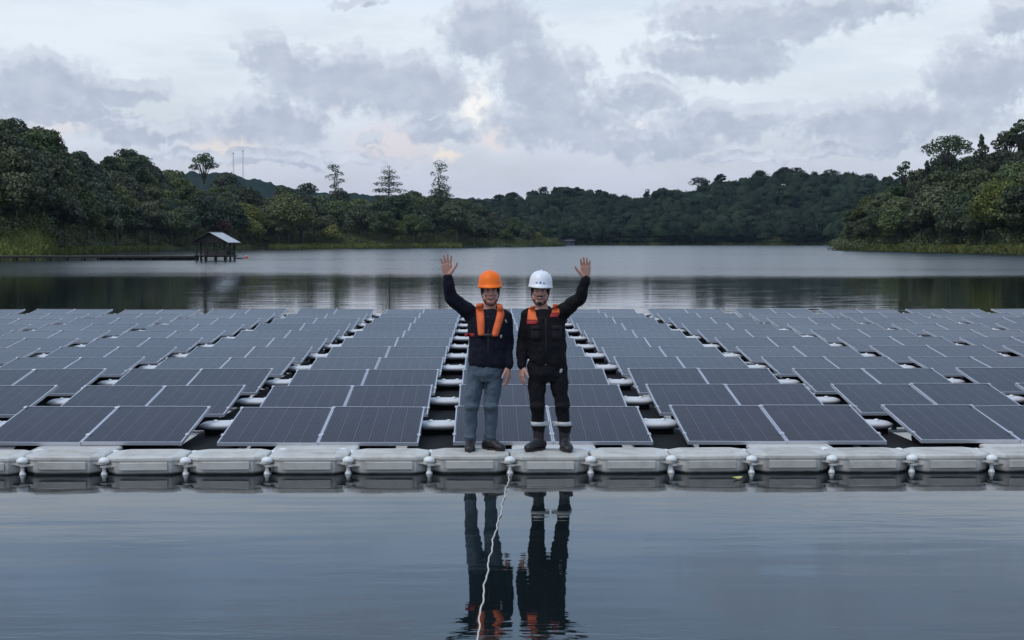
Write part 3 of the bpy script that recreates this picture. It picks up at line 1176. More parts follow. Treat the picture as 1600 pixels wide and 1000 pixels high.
def nxt(key, proto):
    o_ = proto if st[key] else copy_tree(proto)
    st[key] = False
    return o_


for k in range(11):
    y0 = YB + k * ROWP
    xl = at_dist(-120, HORIZON, 1.0)
    xr = at_dist(1720, HORIZON, 1.0)
    xmin, xmax = xl.x / xl.y * (y0 + 1), xr.x / xr.y * (y0 + 1)
    b0 = math.floor((xmin - E0.x) / BP)
    b1 = math.ceil((xmax - E0.x) / BP)
    rowtxt = 'in the %s row behind the walkway' % ORD[k] if k < 10 else 'in the last row before the open lake'
    for b in range(b0, b1):
        bx = E0.x + b * BP
        dz = random.uniform(-0.008, 0.008)
        dt = random.uniform(-0.006, 0.006) - (R(1.9) if k >= 3 else 0.0)
        for q in range(2):
            o = nxt('p', panel0)
            o.location = (bx + PW / 2 + q * (PW + GAPP), y0 + random.uniform(-.004, .004), ZB + dz + (0.025 if k >= 3 else 0.0))
            o.rotation_euler = (TILT + dt + random.uniform(-.004, .004), random.uniform(-.007, .007), random.uniform(-.002, .002))
            if k == 0 and b == 0:
                tag(o, ('front-row solar panel directly behind the person in the orange hard hat', 'front-row solar panel directly behind the person in the white hard hat')[q], 'solar panel')
            else:
                tag(o, 'dark framed solar panel ' + rowtxt, 'solar panel', 'solar panels ' + rowtxt)
        o = nxt('s', sup0)
        o.location = (bx + BW / 2, y0, dz - (0.055 if k >= 3 else 0.0))
        tag(o, 'moulded float carrying a pair of solar panels ' + rowtxt, 'float', 'support floats ' + rowtxt)
        o = nxt('l', lane0)
        o.location = (bx + BW + (BP - BW) / 2, y0 + DEP * 0.93, random.uniform(-.008, .008))
        o.rotation_euler = (random.uniform(-.02, .02), random.uniform(-.02, .02), 0)
        tag(o, 'pale rounded float bridging the lane between panels ' + rowtxt, 'float', 'lane floats ' + rowtxt)
# floats tying the walkway to the first row
tie = empty('tie_float')
float_body(0.43, (YB + 0.10 - DY0 - DW) / 2 - 0.015, 0.085, (0.08, 0.08), False).build('hull', DECK, tie)
for sx_ in (-1, 1):
    MB().lathe([(0.02, 0.08), (0.045, 0.083), (0.045, 0.100), (0.02, 0.108)], 12, (sx_ * 0.30, 0, 0)).build('bolt', WHITE, tie, True)
for n_, b in enumerate(range(-3, 4)):
    o = tie if n_ == 0 else copy_tree(tie)
    o.location = (E0.x + b * BP + BW / 2, (DY0 + DW + YB + 0.10) / 2, 0)
    tag(o, 'grey float tying the walkway to the first row of panels', 'float', 'tie floats behind the walkway')

# ------------------------------------------------------------------ rope and leaf on the water
rp = []
for (x, y) in ((797, 741), (794, 752), (790, 766), (785, 788), (781, 808), (776, 822), (773, 834), (769, 852), (765, 872), (760, 900), (755, 930), (750, 965), (745, 1000), (741, 1040), (738, 1090)):
    rp.append(on_z(x, y, 0.006))
pts = []
for a, b in zip(rp, rp[1:]):
    for s in range(6):
        q = a.lerp(b, s / 6)
        q.x += 0.006 * math.sin(q.y * 9) + 0.0035 * math.sin(q.y * 23 + 1)
        pts.append(q)
pts = [Vector((J.x, DY0 + 0.02, 0.10)), Vector((J.x - 0.004, DY0 - 0.02, 0.04))] + pts
o = MB().tube(pts, 0.0052, 8).build('rope', mat('pale_rope', (0.55, 0.53, 0.48), 0.8, var=0.2, vscale=40), smooth=True)
tag(o, 'thin pale mooring rope trailing across the water from the walkway', 'rope')
lp = on_z(1152, 748, 0.006)
m = MB()
nl = 9
vs_ = []
for k in range(nl):
    t_ = k / (nl - 1)
    w = 0.026 * math.sin(PI * t_) ** 0.8
    for s in (-1, 0, 1):
        vs_.append((-0.05 + 0.10 * t_, s * w, 0.012 * abs(s) + 0.01 * (t_ - 0.5) ** 2 * 4))
fs = []
for k in range(nl - 1):
    for s in (0, 1):
        fs.append((k * 3 + s, (k + 1) * 3 + s, (k + 1) * 3 + s + 1, k * 3 + s + 1))
m.add(vs_, fs)
o = m.build('fallen_leaf', mat('yellow_leaf', (0.55, 0.48, 0.16), 0.6, var=0.25, vscale=30))
o.location = lp
o.scale = (1.0, 1.0, 1.0)
o.rotation_euler = (0.2, 0, 0.2)
tag(o, 'small yellow leaf floating in front of the walkway', 'leaf')

# ------------------------------------------------------------------ pier and pavilion
WOOD = mat('dark_timber', (0.035, 0.030, 0.026), 0.85, var=0.35, vscale=2.5, bump=0.3, bscale=15)
WOOD2 = mat('weathered_timber', (0.16, 0.14, 0.12), 0.85, var=0.3, vscale=2.5, bump=0.3, bscale=15)
ROOF = mat('zinc_roof_glint', (0.62, 0.63, 0.64), 0.35, 0.35, var=0.15, vscale=1.2)  # pale tone carries the glint on the metal sheet
ROOF_SHADE = mat('roof_in_shade', (0.05, 0.045, 0.045), 0.7, var=0.3, vscale=1.2)  # same roof, its shaded look put into the colour
pb = on_z(337, 407, 0)
pav = empty('lake_pavilion', (pb.x, pb.y, 0), R(-11))
PWX, PDY = 3.5, 2.6
FZ = 0.48
for i in range(4):
    for j in range(3):
        x, y = -PWX / 2 + PWX * i / 3, -PDY / 2 + PDY * j / 2
        if j == 1 and 0 < i < 3:
            continue
        MB().box((x, y, 0.72), (0.17, 0.17, 2.9 + 0.25)).build('post', WOOD, pav)
fl = MB().box((0, 0, FZ), (PWX + 0.5, PDY + 0.5, 0.14)).build('floor', WOOD, pav)
for k in range(9):
    MB().box((0, -PDY / 2 - 0.2 + (PDY + 0.4) * k / 8, FZ + 0.085), (PWX + 0.46, 0.40, 0.03)).build('plank', WOOD, fl)
for (cx, cy, sx_, sy_) in ((0.65, -PDY / 2, PWX * 0.60, 0.06), (PWX / 2, 0.3, 0.06, PDY * 0.7), (-0.2, PDY / 2, PWX * 0.9, 0.06)):
    rl = MB().box((cx, cy, FZ + 0.60), (sx_, sy_, 0.08)).build('railing', WOOD, pav)
    MB().box((cx, cy, FZ + 0.32), (sx_ * 0.98, sy_ * 0.7, 0.40)).build('rail_board', WOOD, rl)
# gabled roof, ridge running away from the lake's open side
ez, rz_, ov = 2.03, 3.22, 0.55
hw, hd = PWX / 2 + ov, PDY / 2 + ov
for sx_, mt in ((-1, ROOF_SHADE), (1, ROOF)):  # one roof, its glint and shade painted as two slope tones
    sl = math.atan2(rz_ - ez, hw)
    ln = math.hypot(hw, rz_ - ez)
    rot = Matrix.Rotation(sx_ * sl, 3, 'Y')
    c = Vector((sx_ * hw / 2, 0, (ez + rz_) / 2))
    rf = MB().box(c, (ln, 2 * hd, 0.06), rot).build('roof_slope', mt, pav)
    for k in range(12):
        MB().box(c + rot @ Vector((0, -hd + 0.2 + k * (2 * hd - 0.4) / 11, 0.04)), (ln - 0.02, 0.06, 0.03), rot).build('rib', mt, rf)
MB().box((0, 0, rz_ + 0.045), (0.30, 2 * hd + 0.05, 0.05)).build('ridge_cap', ROOF_SHADE, pav)
for sy_ in (-1, 1):
    g = MB()
    y = sy_ * (PDY / 2 + 0.1)
    a = [(-PWX / 2 - 0.2, y, 2.16), (PWX / 2 + 0.2, y, 2.16), (0, y, rz_ - 0.09)]
    g.rings([a, [(p[0], p[1] + 0.05, p[2]) for p in a]])
    g.build('gable_board', WOOD, pav)
    MB().box((0, sy_ * PDY / 2, 2.10), (PWX + 0.6, 0.12, 0.14)).build('beam', WOOD, pav)
tag(pav, 'small open timber pavilion on stilts with pale glinting right roof slope, at the pier end', 'pavilion')
pav['label'] = 'small open timber pavilion on stilts with one pale glinting roof slope at the pier end'

pe = on_z(309, 406.5, 0)
ps = on_z(-90, 406.5, 0)
ps.y = pe.y + (ps.y - pe.y) * 0.6
dv = (pe - ps)
plen = dv.length
pier = empty('pier', (ps.x, ps.y, 0), math.atan2(dv.y, dv.x))
for sy_ in (-1, 1):
    MB().box((plen / 2, sy_ * 0.6, 0.36), (plen, 0.14, 0.2)).build('beam', WOOD, pier)
nb = int(plen / 0.30)
pm = MB().box((0, 0, 0), (0.27, 1.5, 0.05)).mesh('plank')
for k in range(nb):
    o = link('plank', pm, WOOD2, pier)
    o.location = (0.15 + k * plen / nb, random.uniform(-.03, .03), 0.486 + random.uniform(-.006, .006))
np_ = 15
for k in range(np_):
    for sy_ in (-1, 1):
        MB().box((plen * (k + 0.3) / np_, sy_ * 0.55, -0.2), (0.2, 0.2, 1.0)).build('pile', WOOD, pier)
MB().box((plen * 0.80, 0.66, 0.17), (plen * 0.40, 0.06, 0.30)).build('fender_board', WOOD, pier)
tag(pier, 'long dark timber pier on short piles leading to the lake pavilion', 'pier')

RED = mat('red_plastic', (0.45, 0.06, 0.06), 0.5, var=0.2)
bb = on_z(384.5, 403.6, 0)
boom = empty('mooring_buoy', bb)
MB().lathe([(0.05, -0.2), (0.20, -0.12), (0.27, 0.02), (0.24, 0.16), (0.12, 0.27), (0.05, 0.30)], 16).build('body', RED, boom, True)
MB().lathe([(0.05, 0.29), (0.06, 0.33), (0.035, 0.37), (0.02, 0.38)], 10).build('top_knob', WHITE, boom, True)
tag(boom, 'small red mooring buoy floating beside the lake pavilion', 'buoy')
a, b = on_z(366, 404.3, 0.03), on_z(381.5, 403.8, 0.03)
o = MB().tube([a, a.lerp(b, 0.3) + Vector((0, 0, 0.02)), a.lerp(b, 0.7), b], [0.10, 0.11, 0.10, 0.07], 10).build('floating_log', WOOD, smooth=True)
tag(o, 'dark log floating between the pavilion and the red buoy', 'log')

# ------------------------------------------------------------------ shed on the far bank, masts on the ridge
sp = north.pos(876, 0.012)
sh = empty('lakeside_shed', (sp.x, sp.y, max(0.5, sp.z)), R(-2))
GREYW = mat('shed_wall', (0.10, 0.10, 0.11), 0.8, var=0.2, vscale=0.6)
GREYR = mat('shed_roof', (0.22, 0.21, 0.23), 0.6, var=0.2, vscale=0.5)
wl = MB().box((0, 0, 0.9), (15.0, 5.0, 2.2)).build('wall', GREYW, sh)
for k in range(5):
    MB().box((-6 + k * 3, -2.53, 1.0), (1.2, 0.08, 1.1)).build('window', BLACK, wl)
m = MB()
a = [(-8.2, -3.2, 2.0), (-8.2, 3.2, 2.0), (-8.2, 0, 3.5)]
m.rings([a, [(8.2, p[1], p[2]) for p in a]])
m.build('roof', GREYR, sh)
tag(sh, 'long low grey-roofed shed at the foot of the far hill', 'shed')

for x, yt, w, lab in ((366, 240, 1.3, 'shorter thin lattice mast on the distant ridge behind the pavilion'), (381, 236, 1.7, 'taller thin lattice mast on the distant ridge behind the pavilion')):
    bp_ = ridge.pos(x, 0.95)
    dist = math.hypot(bp_.x, bp_.y)
    hgt = at_dist(x, yt, dist).z - bp_.z + 4
    ms = empty('lattice_mast', (bp_.x, bp_.y, bp_.z - 4))
    for j in range(3):
        a = 2 * PI * j / 3
        MB().tube([(w / 2 * math.cos(a), w / 2 * math.sin(a), 0), (w * 0.3 * math.cos(a), w * 0.3 * math.sin(a), hgt)], 0.09, 6).build('leg', STEEL, ms)
    m = MB()
    nbr = int(hgt / 1.6)
    for k in range(nbr):
        for j in range(3):
            a, b = 2 * PI * (j + k) / 3, 2 * PI * (j + k + 1) / 3
            r0 = w / 2 * (1 - 0.4 * k / nbr)
            m.tube([(r0 * math.cos(a), r0 * math.sin(a), k * hgt / nbr), (r0 * math.cos(b), r0 * math.sin(b), (k + 1) * hgt / nbr)], 0.07, 5)
    m.build('bracing', STEEL, ms)
    MB().lathe([(0.3, hgt), (0.9, hgt - 0.2), (0.9, hgt + 0.9), (0.2, hgt + 1.2)], 10).build('antenna', STEEL, ms)
    tag(ms, lab, 'mast')

# ================================================================== PEOPLE
SKIN = mat('skin', (0.54, 0.29, 0.22), 0.55, var=0.10, vscale=14)
LIP = mat('lips', (0.26, 0.09, 0.08), 0.5)
TEETH = mat('teeth', (0.75, 0.72, 0.66), 0.3)
HAIR = mat('black_hair', (0.012, 0.011, 0.011), 0.5)
EYEW = mat('eye_white', (0.6, 0.58, 0.55), 0.3)
IRIS = mat('dark_iris', (0.01, 0.008, 0.007), 0.2)
NAVY = mat('navy_cloth', (0.011, 0.012, 0.022), 0.85, var=0.25, vscale=12, bump=0.5, bscale=40, spec=0.2)
BLK = mat('black_cloth', (0.009, 0.009, 0.011), 0.85, var=0.3, vscale=12, bump=0.5, bscale=40, spec=0.2)
CHAR = mat('charcoal_cloth', (0.022, 0.020, 0.023), 0.85, var=0.3, vscale=12, bump=0.5, bscale=40, spec=0.2)
DENIM = mat('grey_blue_trouser_cloth', (0.085, 0.115, 0.145), 0.85, var=0.22, vscale=10, bump=0.5, bscale=60, spec=0.2)
ORANGE = mat('orange_vest_cloth', (0.90, 0.17, 0.045), 0.7, var=0.12, vscale=16, bump=0.3, bscale=50)
ORANGE_HAT = mat('orange_shell', (1.0, 0.18, 0.008), 0.42, var=0.04, vscale=10, spec=0.3)
WHITE_HAT = mat('white_shell', (0.82, 0.83, 0.86), 0.3, var=0.03, vscale=10)
REDC = mat('red_cloth', (0.42, 0.035, 0.04), 0.8, var=0.15, vscale=20)
REFL = mat('reflective_tape', (0.52, 0.53, 0.52), 0.4, var=0.1, vscale=20)
SHOE = mat('dark_leather', (0.016, 0.014, 0.016), 0.55, var=0.3, vscale=12)
SOLE = mat('rubber_sole', (0.025, 0.022, 0.02), 0.8)
BLUE = mat('blue_print', (0.10, 0.16, 0.42), 0.5)


def remeshed(mb, name, voxel, smooth_it, material, parent, disp=None):
    """union of closed shapes turned into one continuous skin"""
    o_ = mb.build(name, None, None)
    md = o_.modifiers.new('r', 'REMESH')
    md.mode = 'VOXEL'
    md.voxel_size = voxel
    sm = o_.modifiers.new('s', 'SMOOTH')
    sm.factor = 0.5
    sm.iterations = smooth_it
    if disp:
        tx = bpy.data.textures.new('folds_' + name, 'CLOUDS')
        tx.noise_scale = disp[0]
        tx.noise_depth = 2
        dm = o_.modifiers.new('d', 'DISPLACE')
        dm.texture = tx
        dm.strength = disp[1]
        dm.mid_level = 0.5
        s2 = o_.modifiers.new('s2', 'SMOOTH')
        s2.factor = 0.5
        s2.iterations = 2
    dg = bpy.context.evaluated_depsgraph_get()
    dg.update()
    me = bpy.data.meshes.new_from_object(o_.evaluated_get(dg))
    old = o_.data
    o_.modifiers.clear()
    o_.data = me
    bpy.data.meshes.remove(old)
    me.name = name
    me.materials.clear()
    me.materials.append(material)
    me.polygons.foreach_set('use_smooth', [True] * len(me.polygons))
    o_.parent = parent
    return o_


def hand(mb, wrist, f, side, curl, spread=0.10, k=1.0):
    """palm, four fingers of different length with knuckle bends, thumb from the side of the palm.
    f = finger direction, side = thumb side, palm faces n"""
    f, side = Vector(f).normalized(), Vector(side).normalized()
    side = (side - f * side.dot(f)).normalized()
    return_n = None
    w = Vector(wrist)

    def run(n):
        for i, (off, ln) in enumerate(((0.031, 0.076), (0.010, 0.084), (-0.011, 0.078), (-0.031, 0.061))):
            kn = w + (f * (0.098 - 0.006 * abs(i - 1.2)) + side * off) * k
            mb.capsule(w + (f * 0.012 + side * off * 0.62) * k, kn, 0.0155 * k, 0.0135 * k, 10)
            d = (f + side * (off / 0.031) * spread).normalized()
            p = kn
            for s, (frac, r0, r1) in enumerate(((0.44, 0.0105, 0.0092), (0.31, 0.0092, 0.0083), (0.25, 0.0083, 0.0068))):
                d = (d + n * curl * (0.55 + 0.25 * s)).normalized()
                q = p + d * ln * frac * k
                mb.capsule(p, q, r0 * k, r1 * k, 10)
                p = q
        # ball of the thumb and thumb
        b0 = w + (f * 0.022 + side * 0.026 + n * 0.008) * k
        b1 = w + (f * 0.058 + side * 0.056 + n * 0.012) * k
        mb.capsule(b0, b1, 0.0175 * k, 0.0125 * k, 10)
        d = (f * 0.75 + side * 0.65 + n * 0.15).normalized()
        b2 = b1 + d * 0.032 * k
        mb.capsule(b1, b2, 0.0115 * k, 0.0098 * k, 10)
        d = (f * 0.95 + side * 0.35 + n * 0.2).normalized()
        mb.capsule(b2, b2 + d * 0.026 * k, 0.0098 * k, 0.0078 * k, 10)
        mb.ell(w + (f * 0.055) * k, (0.030 * k, 0.014 * k, 0.045 * k), 12, 8, rot=Matrix((side, n, f)).transposed())
    return run


def ering(cx, cy, z, a, b, n=24, p=2.4):
    out = []
    for j in range(n):
        t = 2 * PI * j / n
        ct, st_ = math.cos(t), math.sin(t)
        out.append((cx + a * math.copysign(abs(ct) ** (2 / p), ct), cy + b * math.copysign(abs(st_) ** (2 / p), st_), z))
    return out


def limb(mb, pts, radii):
    for (a, ra), (b, rb) in zip(zip(pts, radii), list(zip(pts, radii))[1:]):
        mb.capsule(a, b, ra, rb)


def make_person(base, P):
    root = empty('person', base)
    hx, hz0 = P['head_x'], P['chin_z']           # chin height
    tilt = P.get('head_rot', 0.0)
    HM = Matrix.Rotation(P.get('head_yaw', 0.0), 3, 'Z') @ Matrix.Rotation(tilt, 3, 'Y')
    hc = Vector((hx, P['head_y'], hz0 + 0.135))

    def hp(x, y, z):
        return HM @ Vector((x, y, z)) + hc
    # ---------------- body
    b = MB()
    b.ell(hp(0, 0.018, 0.045), (0.080, 0.098, 0.098), rot=HM)        # skull
    b.ell(hp(0, -0.020, -0.035), (0.068, 0.078, 0.090), rot=HM)      # face
    b.ell(hp(0, -0.052, -0.098), (0.040, 0.040, 0.036), rot=HM)      # chin
    for s in (-1, 1):
        b.ell(hp(s * 0.036, -0.066, -0.028), (0.026, 0.026, 0.026), rot=HM)   # cheekbone
        b.ell(hp(s * 0.052, -0.018, -0.072), (0.026, 0.045, 0.036), rot=HM)   # jaw
        b.ell(hp(s * 0.080, 0.012, -0.012), (0.012, 0.022, 0.034), rot=HM)    # ear
    b.capsule(hp(0, -0.092, 0.012), hp(0, -0.113, -0.030), 0.010, 0.016, 10)   # nose
    b.ell(hp(0, -0.100, -0.036), (0.022, 0.014, 0.011), rot=HM)
    b.ell(hp(0, -0.085, 0.026), (0.058, 0.020, 0.012), rot=HM)       # brow
    b.ell(hp(0, -0.090, -0.066), (0.030, 0.012, 0.018), rot=HM)      # lips mound
    nb = Vector((P['neck'][0], P['neck'][1], P['neck'][2]))
    b.capsule(nb, hp(0, 0.015, -0.06), 0.064, 0.056)
    T = P['torso']                                                   # (x,y,z,halfw,halfd)
    b.rings([ering(x, y, z, a * 0.88, d * 0.88) for x, y, z, a, d in T])
    for side in ('R', 'L'):
        A = P['arm' + side]
        limb(b, A['pts'], (0.047, 0.040, 0.029))
        d = (Vector(A['pts'][2]) - Vector(A['pts'][1])).normalized()
        hand(b, A['pts'][2], A['f'], A['side'], A['curl'], A.get('spread', 0.1), A.get('k', 1.05))(Vector(A['n']))
        Lg = P['leg' + side]
        limb(b, Lg['pts'], (0.066, 0.032, 0.022))
        an, toe = Vector(Lg['pts'][-1]), Vector(Lg['toe'])
        b.capsule((an.x, an.y, 0.05), (an.x * 0.45 + toe.x * 0.55, an.y * 0.45 + toe.y * 0.55, 0.045), 0.026, 0.020)
    body = remeshed(b, 'body', 0.0042, 3, SKIN, root)
    # ---------------- face details
    for s in (-1, 1):
        e = MB().ell(hp(s * 0.031, -0.082, 0.004), (0.0155, 0.010, 0.0085), rot=HM).build('eye', EYEW, root, True)
        MB().ell(hp(s * 0.031, -0.090, 0.004), (0.0068, 0.004, 0.0068), rot=HM).build('iris', IRIS, e, True)
        MB().capsule(hp(s * 0.016, -0.103, 0.022), hp(s * 0.050, -0.090, 0.023), 0.0052, 0.0042, 8).build('eyebrow', HAIR, root, True)
    mo = MB().ell(hp(0, -0.098, -0.068), (0.028, 0.008, 0.011), rot=HM).build('mouth', LIP, root, True)
    MB().ell(hp(0, -0.102, -0.066), (0.017, 0.0055, 0.0042), rot=HM).build('teeth', TEETH, mo, True)
    if P.get('stubble'):
        MB().capsule(hp(-0.026, -0.096, -0.051), hp(0.026, -0.096, -0.051), 0.0055, 0.0055, 8).build('moustache', HAIR, root, True)
        MB().ell(hp(0, -0.078, -0.112), (0.024, 0.020, 0.018), rot=HM).build('goatee', HAIR, root, True)
    h = MB()
    for s in (-1, 1):
        h.ell(hp(s * 0.074, 0.010, 0.020), (0.013, 0.050, 0.036), rot=HM)
    h.ell(hp(0, 0.052, 0.005), (0.080, 0.070, 0.070), rot=HM)
    h.build('hair', HAIR, root, True)
    # ---------------- hard hat
    n = 28
    prof = [(1.10, -0.004), (1.02, 0.004), (1.0, 0.030), (0.965, 0.062), (0.88, 0.096), (0.72, 0.124), (0.50, 0.141), (0.25, 0.150), (0.06, 0.152)]
    rg = []
    for rr, z in prof:
        ring = []
        for j in range(n):
            a = 2 * PI * j / n
            x, y = 0.112 * rr * math.cos(a), 0.132 * rr * math.sin(a)
            if z <= 0.004 and y < 0:
                y *= 1.0 + (0.30 if z < 0 else 0.08) * max(0, -math.sin(a)) ** 2
            ring.append(hp(x, y + 0.008, z + 0.040 + (0.006 * math.sin(a) if z < 0 else 0)))
        rg.append(ring)
    hat = MB().rings(rg).build('hard_hat', P['hat'], root, True)
    rd = MB()
    for xx, wr in ((0, 0.011), (-0.036, 0.007), (0.036, 0.007)):
        pts = []
        for k in range(11):
            a = PI * (0.10 + 0.80 * k / 10)
            rx = math.sqrt(max(0, 1 - (xx / 0.112) ** 2))
            pts.append(hp(xx, -0.132 * rx * math.cos(a) * 0.93 + 0.008, 0.044 + 0.148 * rx * math.sin(a) * 1.0))
        rd.tube(pts, wr, 6)
    rd.build('ridge', P['hat'], hat, True)
    # underside lining and strap
    MB().rings([[hp(0.108 * math.cos(2 * PI * j / n), 0.126 * math.sin(2 * PI * j / n) + 0.008, z) for j in range(n)] for z in (0.026, 0.037)]).build('headband', BLACK, hat, True)
    st_pts = [hp(-0.090, -0.01, 0.035), hp(-0.080, -0.035, -0.05), hp(-0.045, -0.062, -0.122), hp(0, -0.070, -0.140), hp(0.045, -0.062, -0.122), hp(0.080, -0.035, -0.05), hp(0.090, -0.01, 0.035)]
    MB().tube(st_pts, 0.0055, 6).build('chin_strap', BLACK, hat, True)
    if P.get('emblem'):
        em = MB()
        for (x, z, w, hh) in ((-0.034, 0.078, 0.020, 0.010), (0.0, 0.082, 0.016, 0.018), (0.034, 0.078, 0.020, 0.010)):
            y = -0.132 * math.sqrt(max(0, 1 - (x / 0.112) ** 2)) * 0.955
            ang = math.asin(x / 0.125)
            em.box(hp(x, y + 0.004, z), (w, 0.006, hh), HM @ Matrix.Rotation(ang, 3, 'Z') @ Matrix.Rotation(-0.28, 3, 'X'))
        em.build('emblem', BLUE, hat)
    # ---------------- trousers
    t = MB()
    pv = P['pelvis']
    t.rings([ering(pv[0], pv[1], pv[2] + dz, a, d) for dz, a, d in ((-0.10, 0.13, 0.10), (-0.03, 0.168, 0.122), (0.06, 0.165, 0.118), (0.15, 0.15, 0.11))])
    for side in ('R', 'L'):
        Lg = P['leg' + side]
        hip, kn, an = [Vector(q) for q in Lg['pts']]
        an2 = Vector((an.x, an.y, P['hem']))
        mid = hip.lerp(kn, 0.5)
        cm = kn.lerp(an2, 0.45) + Vector((0, 0.012, 0))
        limb(t, [hip, mid, kn, cm, an2], P['legr'])
        # bunched cloth above the shoe
        t.ell((an2.x, an2.y - 0.006, an2.z + 0.03), (P['legr'][-1] * 1.14, P['legr'][-1] * 1.16, 0.026))
        t.ell((kn.x, kn.y - 0.02, kn.z + 0.01), (P['legr'][2] * 1.04, P['legr'][2] * 0.95, 0.05))
    tro = remeshed(t, 'trousers', 0.008, 4, P['trouser_mat'], root, (0.10, 0.034))
    # ---------------- jacket
    j = MB()
    j.rings([ering(x, y, z, a, d) for x, y, z, a, d in T])
    for side in ('R', 'L'):
        A = P['arm' + side]
        sh, el, wr = [Vector(q) for q in A['pts']]
        m1 = sh.lerp(el, 0.5)
        m2 = el.lerp(wr, 0.5)
        wr2 = el.lerp(wr, 0.95)
        limb(j, [sh, m1, el, m2, wr2], (0.084, 0.074, 0.064, 0.058, 0.046))
        j.capsule(Vector((P['neck'][0] + (sh.x - P['neck'][0]) * 0.35, sh.y, P['neck'][2] - 0.028)), sh, 0.062, 0.078)
    jac = remeshed(j, 'jacket', 0.008, 4, P['jacket_mat'], root, (0.11, 0.036))
    # collar
    nk = Vector(P['neck'])
    cp = []
    for k in range(13):
        a = -PI * 0.36 + (2 * PI - PI * 0.28) * k / 12 if False else PI * (-0.36) + PI * 1.72 * k / 12
        cp.append(Vector((nk.x + 0.082 * math.cos(a), nk.y + 0.005 + 0.080 * math.sin(a), nk.z + 0.012 + 0.030 * math.sin(a))))
    MB().tube(cp, [0.012] + [0.024] * 11 + [0.012], 8).build('collar', P['collar_mat'], jac, True)

    me = jac.data
    bvh = BVHTree.FromPolygons([v.co[:] for v in me.vertices], [p.vertices[:] for p in me.polygons])
    me2 = tro.data
    bvh2 = BVHTree.FromPolygons([v.co[:] for v in me2.vertices], [p.vertices[:] for p in me2.polygons])

    def patch(rows, thick, name, material, parent, n=5, tree=bvh, sub=3):
        """a piece of cloth lying on the front of the garment; rows = (z, x0, x1) from top to bottom"""
        rr = []
        for (za, a0, a1), (zb, b0, b1) in zip(rows, rows[1:]):
            for s in range(sub):
                q = s / sub
                rr.append((za + (zb - za) * q, a0 + (b0 - a0) * q, a1 + (b1 - a1) * q))
        rr.append(rows[-1])
        front, back = [], []
        last = None
        for z, x0, x1 in rr:
            for i in range(n):
                x = x0 + (x1 - x0) * i / (n - 1)
                hit = tree.ray_cast(Vector((x, -2, z)), Vector((0, 1, 0)))[0]
                y = hit.y if hit else (last if last is not None else -0.1)
                last = y
                edge = 0.35 if i in (0, n - 1) else 1.0
                front.append((x, y - thick * edge, z))
                back.append((x, y + 0.012, z))
        m_ = MB()
        R_, N = len(rr), len(front)
        fs_ = []
        for r_ in range(R_ - 1):
            for i in range(n - 1):
                a = r_ * n + i
                fs_.append((a, a + n, a + n + 1, a + 1))
                fs_.append((N + a, N + a + 1, N + a + n + 1, N + a + n))
            a = r_ * n
            fs_.append((a, N + a, N + a + n, a + n))
            a += n - 1
            fs_.append((a, a + n, N + a + n, N + a))
        for i in range(n - 1):
            fs_.append((i, i + 1, N + i + 1, N + i))
            a = (R_ - 1) * n + i
            fs_.append((a, N + a, N + a + 1, a + 1))
        m_.add(front + back, fs_)
        return m_.build(name, material, parent, True)

    P['trim'](root, jac, tro, patch, bvh2, hp)
    # ---------------- footwear
    for side in ('R', 'L'):
        Lg = P['leg' + side]
        an, toe = Vector(Lg['pts'][-1]), Vector(Lg['toe'])
        d = Vector((toe.x - an.x, toe.y - an.y, 0))
        ln = d.length
        d.normalize()
        w = Vector((-d.y, d.x, 0))
        s = MB()

        def fr(q, hh, ww, z0=0.0):
            c = Vector((an.x, an.y, 0)) + d * q
            return [c + w * (ww * math.cos(a)) + Vector((0, 0, z0 + hh * (0.5 + 0.5 * math.sin(a)))) for a in [2 * PI * i / 14 for i in range(14)]]
        s.rings([fr(-0.085, 0.05, 0.022, 0.012), fr(-0.078, 0.085, 0.038, 0.008), fr(-0.03, 0.11, 0.044, 0.008), fr(0.03, 0.112, 0.045, 0.008), fr(0.085, 0.084, 0.050, 0.008), fr(ln - 0.05, 0.066, 0.052, 0.008), fr(ln - 0.012, 0.054, 0.042, 0.008), fr(ln + 0.008, 0.030, 0.022, 0.012)])
        s.capsule((an.x, an.y, 0.07), (an.x, an.y, P['shaft']), 0.050, P['shaft_r'])
        shoe = remeshed(s, 'boot' if P['shaft'] > 0.13 else 'shoe', 0.006, 3, SHOE, root)
        so = MB()
        rg2 = []
        for z in (0.0, 0.018):
            ring = []
            for a in [2 * PI * i / 18 for i in range(18)]:
                c = Vector((an.x, an.y, z)) + d * ((ln - 0.085) / 2)
                ring.append(c + d * math.cos(a) * ((ln + 0.10) / 2) + w * math.sin(a) * 0.052)
            rg2.append(ring)
        so.rings(rg2).build('sole', SOLE, shoe)
    return root


SCL = 161.5
PY = DY0 + 0.33
DECKZ = 0.181
c1 = on_z(762, 701, DECKZ)
c2 = on_z(852, 701, DECKZ)
k1 = PY / c1.y
base1 = Vector((c1.x * k1, PY, DECKZ))
base2 = Vector((c2.x * k1, PY, DECKZ))


def X1(px):
    return (px - 762) / SCL


def X2(px):
    return (px - 852) / SCL


def Zp(py):
    return (701 - py) / SCL


def rows(fn, lst):
    return [(Zp(y), fn(a), fn(b)) for y, a, b in lst]


